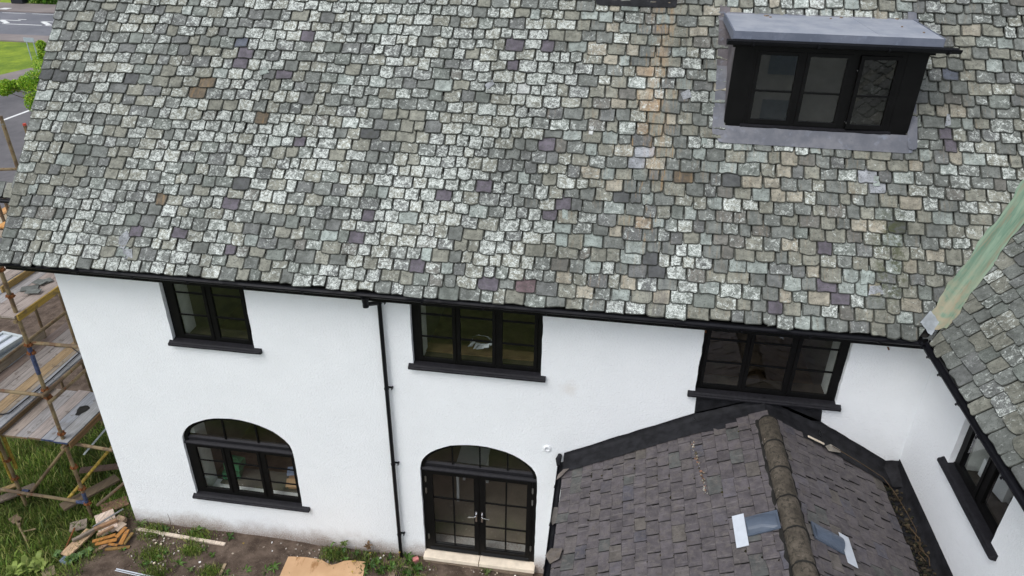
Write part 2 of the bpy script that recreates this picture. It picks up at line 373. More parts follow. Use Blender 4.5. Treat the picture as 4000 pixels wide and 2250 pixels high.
class MB:
    def __init__(s): s.v = []; s.f = []; s.t = []; s.x = []; s.cur = (0, 0, 0); s.mv = (0, 0, 0)
    def poly(s, pts):
        k = len(s.v); s.v += [tuple(map(float, p)) for p in pts]; s.f.append(tuple(range(k, k+len(pts)))); s.t.append(s.cur); s.x.append(s.mv)
    def raw(s, verts, faces, tints=None, mvs=None):
        k = len(s.v); s.v += [tuple(map(float, p)) for p in verts]
        s.f += [tuple(i+k for i in f) for f in faces]
        s.t += tints or [s.cur]*len(faces); s.x += mvs or [s.mv]*len(faces); return s
    def corners(s, c):            # 8 corners: index = x + 2y + 4z
        return s.raw(c, [(0, 2, 3, 1), (4, 5, 7, 6), (0, 1, 5, 4), (2, 6, 7, 3), (0, 4, 6, 2), (1, 3, 7, 5)])
    def box(s, x0, x1, y0, y1, z0, z1, T=None):
        c = [(x, y, z) for z in (z0, z1) for y in (y0, y1) for x in (x0, x1)]
        return s.corners([T(*p) for p in c] if T else c)
    def obox(s, c, ax, h):        # centre, three axes, half sizes
        c = np.array(c, float); a = [np.array(v, float) for v in ax]
        return s.corners([c+a[0]*h[0]*i+a[1]*h[1]*j+a[2]*h[2]*k for k in (-1, 1) for j in (-1, 1) for i in (-1, 1)])
    def plank(s, p0, p1, w, t, up=(0, 0, 1)):
        p0, p1 = np.array(p0, float), np.array(p1, float); d = p1-p0; l = np.linalg.norm(d); d /= l
        sd_ = np.cross(d, np.array(up, float)); sd_ /= np.linalg.norm(sd_); u = np.cross(sd_, d)
        return s.obox((p0+p1)/2, (d, sd_, u), (l/2, w/2, t/2))
    def tube(s, pts, r, n=8, cap=True):
        pts = [np.array(p, float) for p in pts]; rings = []
        rr = r if isinstance(r, (list, tuple)) else [r]*len(pts)
        for i, p in enumerate(pts):
            d = pts[min(i+1, len(pts)-1)]-pts[max(i-1, 0)]; d /= np.linalg.norm(d)
            a = np.array([0, 0, 1.0]) if abs(d[2]) < .9 else np.array([1.0, 0, 0])
            u = np.cross(d, a); u /= np.linalg.norm(u); w = np.cross(d, u)
            rings.append([p+rr[i]*(math.cos(q)*u+math.sin(q)*w) for q in [2*math.pi*k/n for k in range(n)]])
        k = len(s.v); vs_ = [q for R_ in rings for q in R_]; fs = []
        for i in range(len(pts)-1):
            for j in range(n):
                fs.append((i*n+j, i*n+(j+1) % n, (i+1)*n+(j+1) % n, (i+1)*n+j))
        if cap: fs += [tuple(range(n))[::-1], tuple((len(pts)-1)*n+j for j in range(n))]
        return s.raw(vs_, fs)
    def prism(s, prof, a, b, closed=True):   # prof: function-mapped 3D points at each end
        n = len(prof); va = [a(*p) for p in prof]; vb = [b(*p) for p in prof]
        fs = [(i, (i+1) % n, n+(i+1) % n, n+i) for i in range(n if closed else n-1)]
        if closed: fs += [tuple(range(n))[::-1], tuple(range(n, 2*n))]
        return s.raw(va+vb, fs)
    def build(s, name, mat, parent=None, fix=True, smooth=False, bevel=0, origin=None, mods=()):
        me = bpy.data.meshes.new(name)
        V = np.array(s.v, float)
        lo, hi = V.min(0), V.max(0)
        o0 = np.array(origin if origin is not None else [(lo[0]+hi[0])/2, (lo[1]+hi[1])/2, lo[2]], float)
        me.from_pydata((V-o0).tolist(), [], s.f)
        if any(t != (0, 0, 0) for t in s.t):
            a = me.attributes.new('tint', 'FLOAT_COLOR', 'FACE'); a.data.foreach_set('color', np.array([(*t[:3], 1) for t in s.t], np.float32).ravel())
        if any(t != (0, 0, 0) for t in s.x):
            a = me.attributes.new('mixv', 'FLOAT_VECTOR', 'FACE'); a.data.foreach_set('vector', np.array(s.x, np.float32).ravel())
        if fix or bevel:
            bm = bmesh.new(); bm.from_mesh(me); bmesh.ops.recalc_face_normals(bm, faces=bm.faces)
            if bevel:
                bmesh.ops.remove_doubles(bm, verts=bm.verts, dist=1e-5)
                bmesh.ops.bevel(bm, geom=[e for e in bm.edges if len(e.link_faces) == 2 and e.calc_face_angle(0) > .6], offset=bevel, segments=2, affect='EDGES', profile=.5, clamp_overlap=True)
            bm.to_mesh(me); bm.free()
        if smooth:
            me.shade_smooth() if hasattr(me, 'shade_smooth') else me.polygons.foreach_set('use_smooth', [True]*len(me.polygons))
        me.materials.append(M[mat] if isinstance(mat, str) else mat)
        o = bpy.data.objects.new(name, me); COL.objects.link(o)
        loc = Vector(o0)
        if parent is not None: o.parent = parent; o.location = loc-WLOC[parent.name]
        else: o.location = loc
        WLOC[o.name] = loc
        return o

def nmesh(name, V, F, mat, tint=None, label=None, cat=None, group=None, kind=None, parent=None):
    """big numpy mesh: V (n,3), F (m,k) all faces with k corners, tint (m,3)"""
    V = np.asarray(V, np.float32); F = np.asarray(F, np.int32); k = F.shape[1]
    me = bpy.data.meshes.new(name); me.vertices.add(len(V)); me.vertices.foreach_set('co', V.ravel())
    me.loops.add(F.size); me.loops.foreach_set('vertex_index', F.ravel())
    me.polygons.add(len(F)); me.polygons.foreach_set('loop_start', np.arange(0, F.size, k, dtype=np.int32))
    me.update(calc_edges=True)
    if tint is not None:
        a = me.attributes.new('tint', 'FLOAT_COLOR', 'FACE'); T = np.ones((len(F), 4), np.float32); T[:, :3] = tint; a.data.foreach_set('color', T.ravel())
    me.materials.append(M[mat]); o = bpy.data.objects.new(name, me); COL.objects.link(o)
    WLOC[o.name] = Vector((0, 0, 0))
    if parent is not None: o.parent = parent; o.location = -WLOC[parent.name]
    return props(o, label, cat, group, kind)

# ------------------------------------------------------------------ ground and roads
def gz(x, y):
    z = -.15*np.clip((-9.0-x)/1.2, 0, 1) - .15*np.clip((-12-x)/6, 0, 1)
    return z
def build_ground():
    def axis(lo, hi, a, b, st):
        near = np.arange(a, b+st/2, st); far_l = a-np.geomspace(st, a-lo, 16)[::-1]; far_r = b+np.geomspace(st, hi-b, 16)
        return np.concatenate([far_l, near, far_r])
    xs = axis(-500, 500, -18, 7, .25); ys = axis(-500, 700, -7, 9, .25)
    X, Y = np.meshgrid(xs, ys); Z = gz(X, Y)
    inn = (X > -18) & (X < 7) & (Y > -7) & (Y < 9)
    Z = Z + np.where(inn, RNG.normal(0, .012, X.shape), 0) + np.where(inn, .03*np.sin(X*1.7+Y)*np.sin(Y*1.3-X*.4), 0)
    nx, ny = len(xs), len(ys); V = np.stack([X, Y, Z], -1).reshape(-1, 3)
    i = np.arange(nx*ny).reshape(ny, nx)
    F = np.stack([i[:-1, :-1], i[:-1, 1:], i[1:, 1:], i[1:, :-1]], -1).reshape(-1, 4)
    nmesh('ground', V, F, 'ground', kind='structure')
build_ground()
def sheet(name, pts, z, mat, kind='structure', th=None):
    b = MB()
    if th is None: b.poly([(x, y, z) for x, y in pts])
    else:
        n_ = len(pts); b.raw([(x, y, z-th) for x, y in pts]+[(x, y, z) for x, y in pts],
                             [tuple(range(n_))[::-1], tuple(range(n_, 2*n_))]+[(i, (i+1) % n_, n_+(i+1) % n_, n_+i) for i in range(n_)])
    return props(b.build(name, mat), kind=kind)
Zr = -.3
sheet('main_road', [(-160, 44.6), (90, 45.9), (90, 56.2), (-160, 54.4)], Zr+.02, 'road')
sheet('far_pavement', [(-160, 54.4), (90, 56.2), (90, 59.9), (-160, 58.9)], Zr+.12, 'pave', th=.3)
sheet('near_pavement', [(-160, 42.6), (90, 43.4), (90, 45.9), (-160, 44.6)], Zr+.11, 'pave', th=.3)
sheet('side_road', [(-36.6, 29.2), (-42, 27.5), (-60, 20), (-60, -10), (-26, -10), (-19.5, 14), (-17.5, 43.0), (-36, 42.9), (-36.3, 34)], Zr+.02, 'yard')
sheet('side_pavement', [(-60, 24.5), (-39.2, 32.6), (-38.6, 35.2), (-36.3, 34), (-36.6, 29.2), (-42, 27.5), (-60, 20)], Zr+.11, 'pave', th=.2)
def mark(p0, p1, w, z=Zr+.026):
    b = MB(); p0 = np.array(p0, float); p1 = np.array(p1, float); d = (p1-p0)/np.linalg.norm(p1-p0); q = np.array([-d[1], d[0]])*w/2
    b.poly([(*(a), z) for a in (p0-q, p1-q, p1+q, p0+q)])
    return b
mk = MB()
def add(b): mk.raw(b.v, b.f)
for x in range(-72, -24, 3):
    add(mark((x+.35, 54.55+(x+57)*.012), (x+2.75, 54.55+(x+55)*.012), .13)); add(mark((x+.35, 45.2+(x+49)*.006), (x+2.2, 45.2+(x+49)*.006), .12))
for x0 in (-54.0, -50.05, -46, -58):
    add(mark((x0-.1, 51.2), (x0+1.9, 51.2), .2)); add(mark((x0-2.5, 49.55), (x0+1.2, 49.6), .2)); 
for x0 in (-54.0, -50.05, -46, -58):
    p0 = np.array((x0+.25, 51.0)); p1 = np.array((x0+1.7, 49.85)); b = mark(p0, p1, .42, Zr+.030); add(b)
add(mark((-52.8, 51.75), (-52.0, 51.75), .18)); add(mark((-49.6, 52.05), (-48.9, 52.05), .15))
add(mark((-32.1, 20), (-31.85, 28.5), .2))
props(mk.build('road_markings', 'paint', fix=False), kind='structure')

# ------------------------------------------------------------------ the house
TH = rad(50); C50, S50, T50 = math.cos(TH), math.sin(TH), math.tan(TH)
YE, ZE, XE = -.30, 5.98, 4.47
house = empty('house', (-2, 3, 0), 'white roughcast two storey house with lichen covered slate roof and black windows', 'house')

def arch_pts(x0, x1, zs, h, n=20):
    c = (x0+x1)/2; a = (x1-x0)/2
    return [(c+a*math.cos(t), zs+h*math.sin(t)) for t in [math.pi*k/n for k in range(n+1)]]     # right to left
def rect_open(x0, x1, z0, z1, n=6): return [(x0, z0), (x1, z0), (x1, z1), (x0, z1)]
OPEN = {
 'w1': rect_open(-6.98, -5.545, 4.47, 5.80), 'w2': rect_open(-2.86, -.80, 4.47, 5.80), 'w3': rect_open(1.575, 3.645, 4.47, 5.80),
 'aw': [(-7.305, .94), (-5.185, .94)]+arch_pts(-7.305, -5.185, 2.27, .66),
 'dr': [(-2.855, .17), (-.785, .17)]+arch_pts(-2.855, -.785, 2.28, .66)}
def wall_with_holes(outer, holes, T, depth, wob=.006):
    bm = bmesh.new(); b = MB()
    def loop(pts, jit):
        out = []
        for i in range(len(pts)):
            p, q = np.array(pts[i]), np.array(pts[(i+1) % len(pts)]); k = max(1, int(np.linalg.norm(q-p)/.12)) if jit else 1
            for j in range(k):
                r_ = p+(q-p)*j/k
                if jit: r_ = r_+RNG.normal(0, wob, 2)
                out.append(r_)
        return out
    loops = [loop(outer, False)]+[loop(h, True) for h in holes]
    es = []
    for lp in loops:
        vs_ = [bm.verts.new(T(p[0], 0, p[1])) for p in lp]
        es += [bm.edges.new((vs_[i], vs_[(i+1) % len(vs_)])) for i in range(len(vs_))]
    bmesh.ops.triangle_fill(bm, use_beauty=True, edges=es)
    bm.verts.index_update()
    b.raw([v.co[:] for v in bm.verts], [[v.index for v in f.verts] for f in bm.faces]); bm.free()
    for lp in loops[1:]:
        n_ = len(lp); b.raw([T(p[0], 0, p[1]) for p in lp]+[T(p[0], depth, p[1]) for p in lp], [(i, (i+1) % n_, n_+(i+1) % n_, n_+i) for i in range(n_)])
    return b
Tm = lambda u, d, z: (u, d, z)
Tw = lambda u, d, z: (4.8+d, u, z)
b = wall_with_holes([(-8.8, -.5), (4.8, -.5), (4.8, 6.02), (-8.8, 6.02)], list(OPEN.values()), Tm, .46, .003)
# gable end
b.raw([(-8.8, 0, -.5), (-8.8, 7.6, -.5), (-8.8, 7.6, 6.02), (-8.8, 3.8, 10.6), (-8.8, 0, 6.02)], [(0, 1, 2, 3, 4)])
wall_main = b.build('wall', 'render', house, fix=False)
bw = wall_with_holes([(-5.0, -.5), (0, -.5), (0, 6.02), (-5.0, 6.02)], [rect_open(-2.54, -1.17, 4.58, 5.80)], Tw, .46, .003)
wing_wall = bw.build('wing_wall', 'render', house, fix=False)

# roof decks
def deck(name, pts, N, off=-.035, th=.05):
    b = MB(); N = np.array(N); p = [np.array(q, float)+N*off for q in pts]; n_ = len(p)
    b.raw([q-N*th for q in p]+p, [tuple(range(n_))[::-1], tuple(range(n_, 2*n_))]+[(i, (i+1) % n_, n_+(i+1) % n_, n_+i) for i in range(n_)])
    return b.build(name, 'deck', house)
NM = (0, -S50, C50)
def RM(u, s, h=0): return np.array([u, YE+s*C50, ZE+s*S50])+np.array(NM)*h
NWG = (-S50, 0, C50)
def RW(u, s, h=0): return np.array([XE+s*C50, -u, ZE+s*S50])+np.array(NWG)*h
SR = 6.2
main_roof = deck('main_roof', [RM(-9.40, .02), RM(XE, .02), RM(XE+SR*C50, SR), RM(-9.40, SR)], NM)
wing_roof = deck('wing_roof', [RW(.3, .02), RW(.3-SR*C50, SR), RW(5.0, SR), RW(5.0, .02)], NWG)
bk = MB(); rb = RM(0, SR)   # rear slope
bk.poly([(-9.40, rb[1], rb[2]-.03), (9, rb[1], rb[2]-.03), (9, 2*rb[1]+.3, 5.9), (-9.40, 2*rb[1]+.3, 5.9)])
bk.build('rear_roof', 'deck', house, fix=False)
ext = MB(); ext.poly([RM(XE+SR*C50, SR, -.04), RW(.3-SR*C50, SR, -.05)+np.array([0, .01, 0]), RW(-6, SR, -.05), (9, rb[1], rb[2]-.05)])
# verge board under the slates
vb = MB(); vb.prism([(-9.395, 0), (-9.355, 0), (-9.355, -.17), (-9.395, -.17)], lambda u, h: RM(u, .05, h-.05), lambda u, h: RM(u, SR, h-.05))
vb.build('verge_board', 'deck', house)
sof = MB(); sof.box(-9.35, 4.45, -.27, -.002, 5.86, 5.90); sof.build('soffit', 'black', house)
fas = MB(); fas.box(-9.35, 4.47, -.30, -.272, 5.80, 5.955); fas.build('fascia', 'black', house)
sof = MB(); sof.box(4.475, 4.798, -5.0, -.30, 5.86, 5.90); sof.build('soffit', 'black', house)
fas = MB(); fas.box(4.472, 4.498, -5.0, -.305, 5.80, 5.955); fas.build('fascia', 'black', house)

# ---- slates
PAL = dict(
 base=L(104, 109, 101), green=L(106, 116, 104), olive=L(124, 121, 100), mint=L(136, 150, 140), grey=L(98, 99, 98), brown=L(104, 96, 84),
 purple=L(88, 80, 90), blue=L(90, 96, 110), pale=L(140, 144, 150), dark=L(76, 78, 78), ochre=L(144, 122, 92), tan=L(146, 136, 112),
 streak=L(84, 82, 84), red=L(110, 86, 90), orange=L(100, 86, 66), white=L(172, 174, 170))
KEY = dict(b='blue', p='purple', d='dark', r='red', m='mint', l='pale', o='orange', w='white')
def desat(c, k):
    l = .25*c[0]+.6*c[1]+.15*c[2]; return tuple(x*(1-k)+l*k for x in c)
PAL = {k: desat(v, dict(ochre=.30, tan=.35, orange=.25, olive=.35, purple=.35, blue=.3, red=.35).get(k, .45)) for k, v in PAL.items()}
PAL['purple'] = mul(PAL['purple'], 1.12); PAL['ochre'] = mul(PAL['ochre'], .92)
SPECIAL = [(-6.02,3.89,'b'),(-5.96,3.78,'b'),(-6.02,3.57,'p'),(-4.97,4.03,'p'),(-5.15,3.37,'p'),(-4.83,2.15,'p'),(-1.5,3.97,'p'),(-1.04,3.99,'p'),(-1.51,3.65,'p'),(-0.96,2.45,'p'),(-1.75,1.77,'p'),(-0.76,1.41,'p'),(-2.53,1.43,'p'),(-0.66,1.58,'p'),(-6.45,0.54,'p'),(-7.18,0.53,'p'),(-8.06,0.56,'p'),(-5.63,1.08,'p'),(-3.74,0.72,'p'),(-3.54,1.06,'p'),(-5.56,1.46,'d'),(-9.27,3.11,'d'),(-9.06,3.12,'d'),(-7.82,3.1,'d'),(-3.59,2.49,'d'),(-1.14,0.32,'r'),(-0.93,0.3,'r'),(-1.68,0.32,'p'),(-2.77,0.32,'p'),(-2.64,0.52,'m'),(4.7,3.85,'b'),(4.72,2.85,'p'),(3.34,0.49,'p'),(3.13,0.5,'p'),(3.11,1.09,'p'),(0.49,2.31,'l'),(0.45,2.14,'l'),(-5.53,2.51,'o'),(0.97,1.97,'o'),(-1.38,3.27,'w'),(-7.42,0.29,'m'),(3.57,0.68,'m'),(3.74,2.13,'l'),(-6.78,1.1,'o'),(-5.57,0.5,'p'),(-6.6,3.02,'o'),(2.49,0.27,'p'),(3.98,1.59,'d'),(1.71,1.96,'d'),(0.71,0.81,'d'),(0.84,0.59,'d'),(0.14,1.61,'d'),(-4.09,0.74,'m'),(-0.57,1.07,'m'),(-0.11,1.05,'m')]
R = random.Random(5)
def pick(w):
    t = R.random()*sum(w.values())
    for k, v in w.items():
        t -= v
        if t <= 0: return k
    return k
def sm(x, a, b): t = min(1, max(0, (x-a)/(b-a))); return t*t*(3-2*t)
def main_look(u, s):
    j = R.uniform(-.25, .25)
    chim = sm(u+j, -1.0, -.35)*(1-sm(u+j, .75, 1.3))*(.55+.45*sm(s, 0, 1.2))     # washed clean below chimney leadwork
    dorm = sm(u+j, 1.2, 1.7)*(1-sm(u+j, 4.1, 4.5))*(1-sm(s, 2.6, 2.8))           # and below the dormer
    near = sm(u+j, -1.2, .6)*.45
    och = sm(u+j*.5, .2, .45)*(1-sm(u+j*.5, .72, .98))*sm(s, .5, 1.6)
    cl = max(chim*.9, dorm*.8, near)
    if R.random() < cl:
        k = pick(dict(olive=36, tan=10+8*och, ochre=9*och, mint=16, brown=7, grey=8, streak=2+6*och, base=30))
        lich = R.uniform(.3, .6) if R.random() < .5 else R.uniform(.5, .78)
        strk = R.uniform(.2, .9)*(.25+.75*och)
    else:
        k = pick(dict(base=36, green=12, grey=15, olive=32, mint=4, brown=2, dark=.6))
        lich = min(1, max(.2, .86+.16*math.sin(u*1.1+s*.8)*math.sin(s*1.7-u*.5+1)+.12*math.sin(u*2.7-s*2.2)+R.gauss(0, .13))); strk = 0
        if u > 4.2 or u < -8.6: lich *= .88
        if R.random() < .10: lich = R.uniform(.1, .35)
    c = np.array(PAL[k])*(.62 if k not in ('ochre', 'tan') else .78)+np.array(PAL['base'])*(.38 if k not in ('ochre', 'tan') else .22); c = c*R.uniform(.90, 1.10)
    for a, b_, q in SPECIAL:
        if abs(a-u) < .115 and abs(b_-s-.0) < (.05 if q == 'w' else .095):
            c = np.array(PAL[KEY[q]])*R.uniform(.92, 1.08); lich = .95 if q == 'w' else R.uniform(0, .22); strk = .5 if q == 'o' else 0
    if k in ('olive', 'tan', 'mint', 'ochre') and not any(abs(a-u) < .115 and abs(b_-s) < .095 for a, b_, q in SPECIAL): c = c*1.12
    return tuple(c), lich, strk
def wing_look(u, s):
    k = pick(dict(base=40, green=20, grey=16, olive=24))
    return tuple((np.array(PAL[k])*.6+np.array(PAL['base'])*.4)*R.uniform(.82, 1.04)), min(1, max(.15, R.gauss(.56, .15))), 0
def porch_look(u, s):
    base = np.array(L(80, 75, 77)) if R.random() < .78 else np.array(R.choice([L(84, 79, 78), L(76, 74, 80), L(86, 81, 76), L(80, 76, 80), L(77, 78, 76)]))
    return tuple(base*R.uniform(.88, 1.14)), 0, 0
def clip(poly, f):
    out = []
    for i in range(len(poly)):
        a, b_ = poly[i], poly[(i+1) % len(poly)]; fa, fb = f(*a), f(*b_)
        if fa <= 0: out.append(a)
        if fa*fb < 0: t = fa/(fa-fb); out.append((a[0]+(b_[0]-a[0])*t, a[1]+(b_[1]-a[1])*t))
    return out
def slate_geo(P, u0, u1, s, g, look, thick, h0, cut=None, shoulder=.034, rough=.0095, ins=.006):
    """one slate: outline in (u, s), raised at its tail; returns verts, faces, tints, mixv, centre"""
    w = u1-u0; gap = R.uniform(.002, .006); a, b_ = u0+gap, u1-gap; Ls = g*1.5
    s = s+.009*math.sin(u0*.9+s*2.1)+.006*math.sin(u0*2.3-s*3.7)+R.gauss(0, .004)
    j = lambda k=1: R.gauss(0, rough*k)
    cl = R.uniform(.35, 1)*shoulder; cr = R.uniform(.35, 1)*shoulder
    if R.random() < .08: cl *= 2.0
    if R.random() < .08: cr *= 2.0
    cl, cr = min(cl, w*.4), min(cr, w*.4)
    tl = j(1.2); tr = tl+j(.8)
    out = [(a, s+Ls), (a+j(.3), s+g*.55), (a+j(.4), s+cl*.95+tl), (a+cl*.28, s+cl*.3+tl), (a+cl, s+tl), ((a+b_)/2+j(2), s+(tl+tr)/2+j(.9)), (b_-cr, s+tr), (b_-cr*.28, s+cr*.3+tr), (b_+j(.4), s+cr*.95+tr), (b_+j(.3), s+g*.55), (b_, s+Ls)]
    for f in cut or ():
        out = clip(out, f)
        if len(out) < 3: return None
    cx = sum(p[0] for p in out)/len(out); cy = sum(p[1] for p in out)/len(out)
    area = abs(sum(out[i][0]*out[(i+1) % len(out)][1]-out[(i+1) % len(out)][0]*out[i][1] for i in range(len(out))))/2
    if area < .006: return None
    n_ = len(out); tw = R.gauss(0, .004); rot = R.gauss(0, .012)
    def H(p): return h0*max(0, 1-(p[1]-s)/Ls)+tw*(p[0]-cx)/max(w, .05)*2
    V = []
    rp = []
    for p in out:
        dx, dy = p[0]-cx, p[1]-cy; rp.append((cx+dx-rot*dy, cy+dy+rot*dx))
    for p in rp: V.append(P(p[0], p[1], H(p)))
    for p in rp: V.append(P(p[0], p[1], H(p)+thick*.62))
    for p in rp:
        d = math.hypot(p[0]-cx, p[1]-cy) or 1; k = 1-min(.3, ins*R.uniform(.6, 1.7)/d)
        q = (cx+(p[0]-cx)*k, cy+(p[1]-cy)*k); V.append(P(q[0], q[1], H(p)+thick+R.gauss(0, .0012)))
    F = [tuple(range(2*n_, 3*n_))]+[(i, (i+1) % n_, n_+(i+1) % n_, n_+i) for i in range(n_)]+[(n_+i, n_+(i+1) % n_, 2*n_+(i+1) % n_, 2*n_+i) for i in range(n_)]
    col, li, st = look((u0+u1)/2, s+g/2)
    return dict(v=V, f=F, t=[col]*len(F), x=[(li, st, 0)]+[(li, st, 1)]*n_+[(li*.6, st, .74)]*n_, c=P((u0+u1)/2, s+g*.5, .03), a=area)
def courses(P, rows, intervals, wmean, look, thick=(.009, .015), h0=.022, cut=None, **kw):
    out = []; prev = []
    for s, g in rows:
        brk = []
        for lo, hi in intervals(s, g):
            u = lo-(R.uniform(0, .12) if kw.get('open_ends') else 0)
            u = lo
            while u < hi-.01:
                w = wmean*R.uniform(.68, 1.36)
                for _ in range(4):
                    if all(abs(u+w-q) > .045 for q in prev): break
                    w = wmean*R.uniform(.68, 1.36)
                if hi-(u+w) < .10: w = hi-u
                w = min(w, hi-u)
                k = {a: b_ for a, b_ in kw.items() if a != 'open_ends'}
                sl = slate_geo(P, u, u+w, s, g, look, R.uniform(*thick), h0, cut, **k)
                if sl: out.append(sl)
                u += w; brk.append(u)
        prev = brk
    return out
rows = []; s = -.035; k = 0
while s < 5.6:
    g = .182-.0002*k; rows.append((s, g)); s += g; k += 1
DU0, DU1, DS0, DS1 = 1.63, 4.13, 2.80, 4.62
def main_iv(s, g):
    hi = min(XE+s*C50+.15, 6.7)
    if s+g > DS0 and s < DS1-.08: return [(-9.43+R.uniform(-.012, .012), DU0), (DU1, hi)] if hi > DU1 else [(-9.43, DU0)]
    return [(-9.43+R.uniform(-.012, .012), hi)]
vcut = [lambda u, s: (u-XE)-s*C50+.14]
main_sl = courses(RM, rows, main_iv, .236, main_look, thick=(.011, .019), h0=.034, cut=vcut, ins=.013)
wrows = []; s = -.035
while s < 4.2: wrows.append((s, .20)); s += .20
def wing_iv(s, g): return [(.3-(s+g*1.5)*C50-.1, 4.2)]
wcut = [lambda u, s: (.3-u)-s*C50+.14]
wing_sl = courses(RW, wrows, wing_iv, .27, wing_look, thick=(.013, .021), h0=.034, cut=wcut, shoulder=.05, rough=.010)
def score(sl):
    p, d = proj(np.array(sl['c']))
    if d < 1 or not (-40 < p[0] < 4040 and -40 < p[1] < 2290): return 0
    return sl['a']/d**2
def lay(lists, parent_of, field_parent, mat, limit=300, fieldname='slate_field'):
    allp = [(score(sl), i, sl, par) for par, lst in zip(parent_of, lists) for i, sl in enumerate(lst)]
    allp.sort(key=lambda t: -t[0])
    for sc_, _, sl, par in allp[:limit]:
        b = MB(); b.raw(sl['v'], sl['f'], sl['t'], sl['x']); b.build('slate', mat, par, fix=False)
    b = MB()
    for sc_, _, sl, par in allp[limit:]: b.raw(sl['v'], sl['f'], sl['t'], sl['x'])
    props(b.build(fieldname, mat, field_parent, fix=False), kind='stuff')
lay([main_sl, wing_sl], [main_roof, wing_roof], main_roof, 'slate')

# lead tingles and patch pieces tucked under the slates
for u, s_, pts, c in ((-7.42, .33, [(0, 0), (.10, -.02), (.16, .18), (.08, .28), (-.02, .16)], 'pale'), (-7.28, .16, [(0, 0), (.13, .02), (.09, .16), (-.06, .15)], 'pale'),
    (3.55, .66, [(0, 0), (.09, .02), (.15, .20), (.02, .22)], 'mint'), (3.66, .52, [(0, 0), (.20, .03), (.16, .15), (.02, .13)], 'pale'), (3.70, 2.10, [(0, 0), (.09, 0), (.09, .14), (.01, .15)], 'mint'),
    (1.00, 3.25, [(0, 0), (.12, .05), (.08, .18), (-.05, .10)], 'pale'), (-.62, 1.28, [(0, 0), (.08, .01), (.06, .17), (-.02, .15)], 'mint'), (-5.62, 3.30, [(0, 0), (.14, .05), (.08, .14), (-.03, .12)], 'mint'),
    (-1.95, 3.25, [(0, 0), (.10, .10), (.06, .17), (-.05, .08)], 'pale'), (-.35, 2.62, [(0, 0), (.06, .0), (.07, .13), (0, .13)], 'white'), (4.66, 3.05, [(0, 0), (.08, .02), (.07, .18), (.03, .19)], 'pale'), (1.30, 2.55, [(0, 0), (.09, .0), (.07, .16), (.0, .15)], 'mint')):
    b = MB(); b.cur = tuple(np.array(PAL[c])*1.05); b.mv = (.3, 0, .0); n_ = len(pts)
    b.raw([RM(u+p, s_+q, .040) for p, q in pts]+[RM(u+p, s_+q, .046) for p, q in pts], [tuple(range(n_))[::-1], tuple(range(n_, 2*n_))]+[(i, (i+1) % n_, n_+(i+1) % n_, n_+i) for i in range(n_)])
    b.mv = (.3, 0, .001); b.x = [(.3, 0, .001)]*len(b.f); b.build('lead_tab', 'slate', main_roof)

# ---- gutters
def gutter_profile(r=.052, t=.006, n=8):
    o = [(r*math.cos(a), -r*math.sin(a)) for a in [math.pi*k/n for k in range(n+1)]]
    i = [((r-t)*math.cos(a), -(r-t)*math.sin(a)) for a in [math.pi*k/n for k in range(n, -1, -1)]]
    return o+i
def gutter(parent, A, B, out, name='gutter', r=.052, clips=(), unions=()):
    A, B, out = np.array(A, float), np.array(B, float), np.array(out, float)
    d = (B-A)/np.linalg.norm(B-A); g = MB()
    g.prism(gutter_profile(r), lambda p, q: A+out*p+np.array([0, 0, q]), lambda p, q: B+out*p+np.array([0, 0, q]))
    o = g.build(name, 'gutter', parent)
    for k in clips:
        c = MB(); P0 = A+d*k
        c.prism([(p*1.13, q*1.16-.002) for p, q in gutter_profile(r, .008)], lambda p, q: P0-d*.014+out*p+np.array([0, 0, q]), lambda p, q: P0+d*.014+out*p+np.array([0, 0, q]))
        c.box(-.012, .012, -.012, .03, -.02, .0, lambda a, b_, z: P0+d*a+out*(r*1.05+b_*.3)+np.array([0, 0, z-.03]))
        c.build('gutter_clip', 'gutter', o)
    for k in unions:
        c = MB(); P0 = A+d*k
        c.prism([(p*1.09, q*1.10-.002) for p, q in gutter_profile(r, .008)], lambda p, q: P0-d*.07+out*p+np.array([0, 0, q]), lambda p, q: P0+d*.07+out*p+np.array([0, 0, q]))
        c.build('gutter_union', 'gutter', o)
    return o
gutter(house, (-9.47, -.365, 5.945), (4.40, -.365, 5.945), (0, -1, 0), clips=[.55+.91*i for i in range(15)], unions=(1.42, 4.75, 8.2, 11.35))
gutter(house, (4.40, -.31, 5.943), (4.40, -5.0, 5.943), (-1, 0, 0), clips=[.12, .35, .75, 1.35, 1.95, 2.6, 3.2], unions=(.25,))
dp = MB(); dp.tube([(-3.42, -.365, 5.90), (-3.42, -.365, 5.80), (-3.40, -.33, 5.76), (-3.34, -.12, 5.66), (-3.315, -.07, 5.60), (-3.315, -.07, -.06)], .034, 10)
pipe = dp.build('downpipe', 'gutter', house, smooth=False)
oc = MB(); oc.tube([(-3.42, -.365, 5.90), (-3.42, -.365, 5.77)], [.06, .043], 12); oc.tube([(-3.42, -.365, 5.775), (-3.42, -.365, 5.73)], .047, 12); oc.build('gutter_outlet', 'gutter', pipe)
for z in (5.62, 3.99, 2.35, .61):
    c = MB(); c.tube([(-3.315, -.07, z), (-3.315, -.07, z+.035)], .041, 10); c.box(-3.30, -3.225, -.035, -.012, z+.005, z+.03); c.box(-3.235, -3.222, -.075, -.002, z, z+.035); c.build('pipe_clip', 'gutter', pipe)

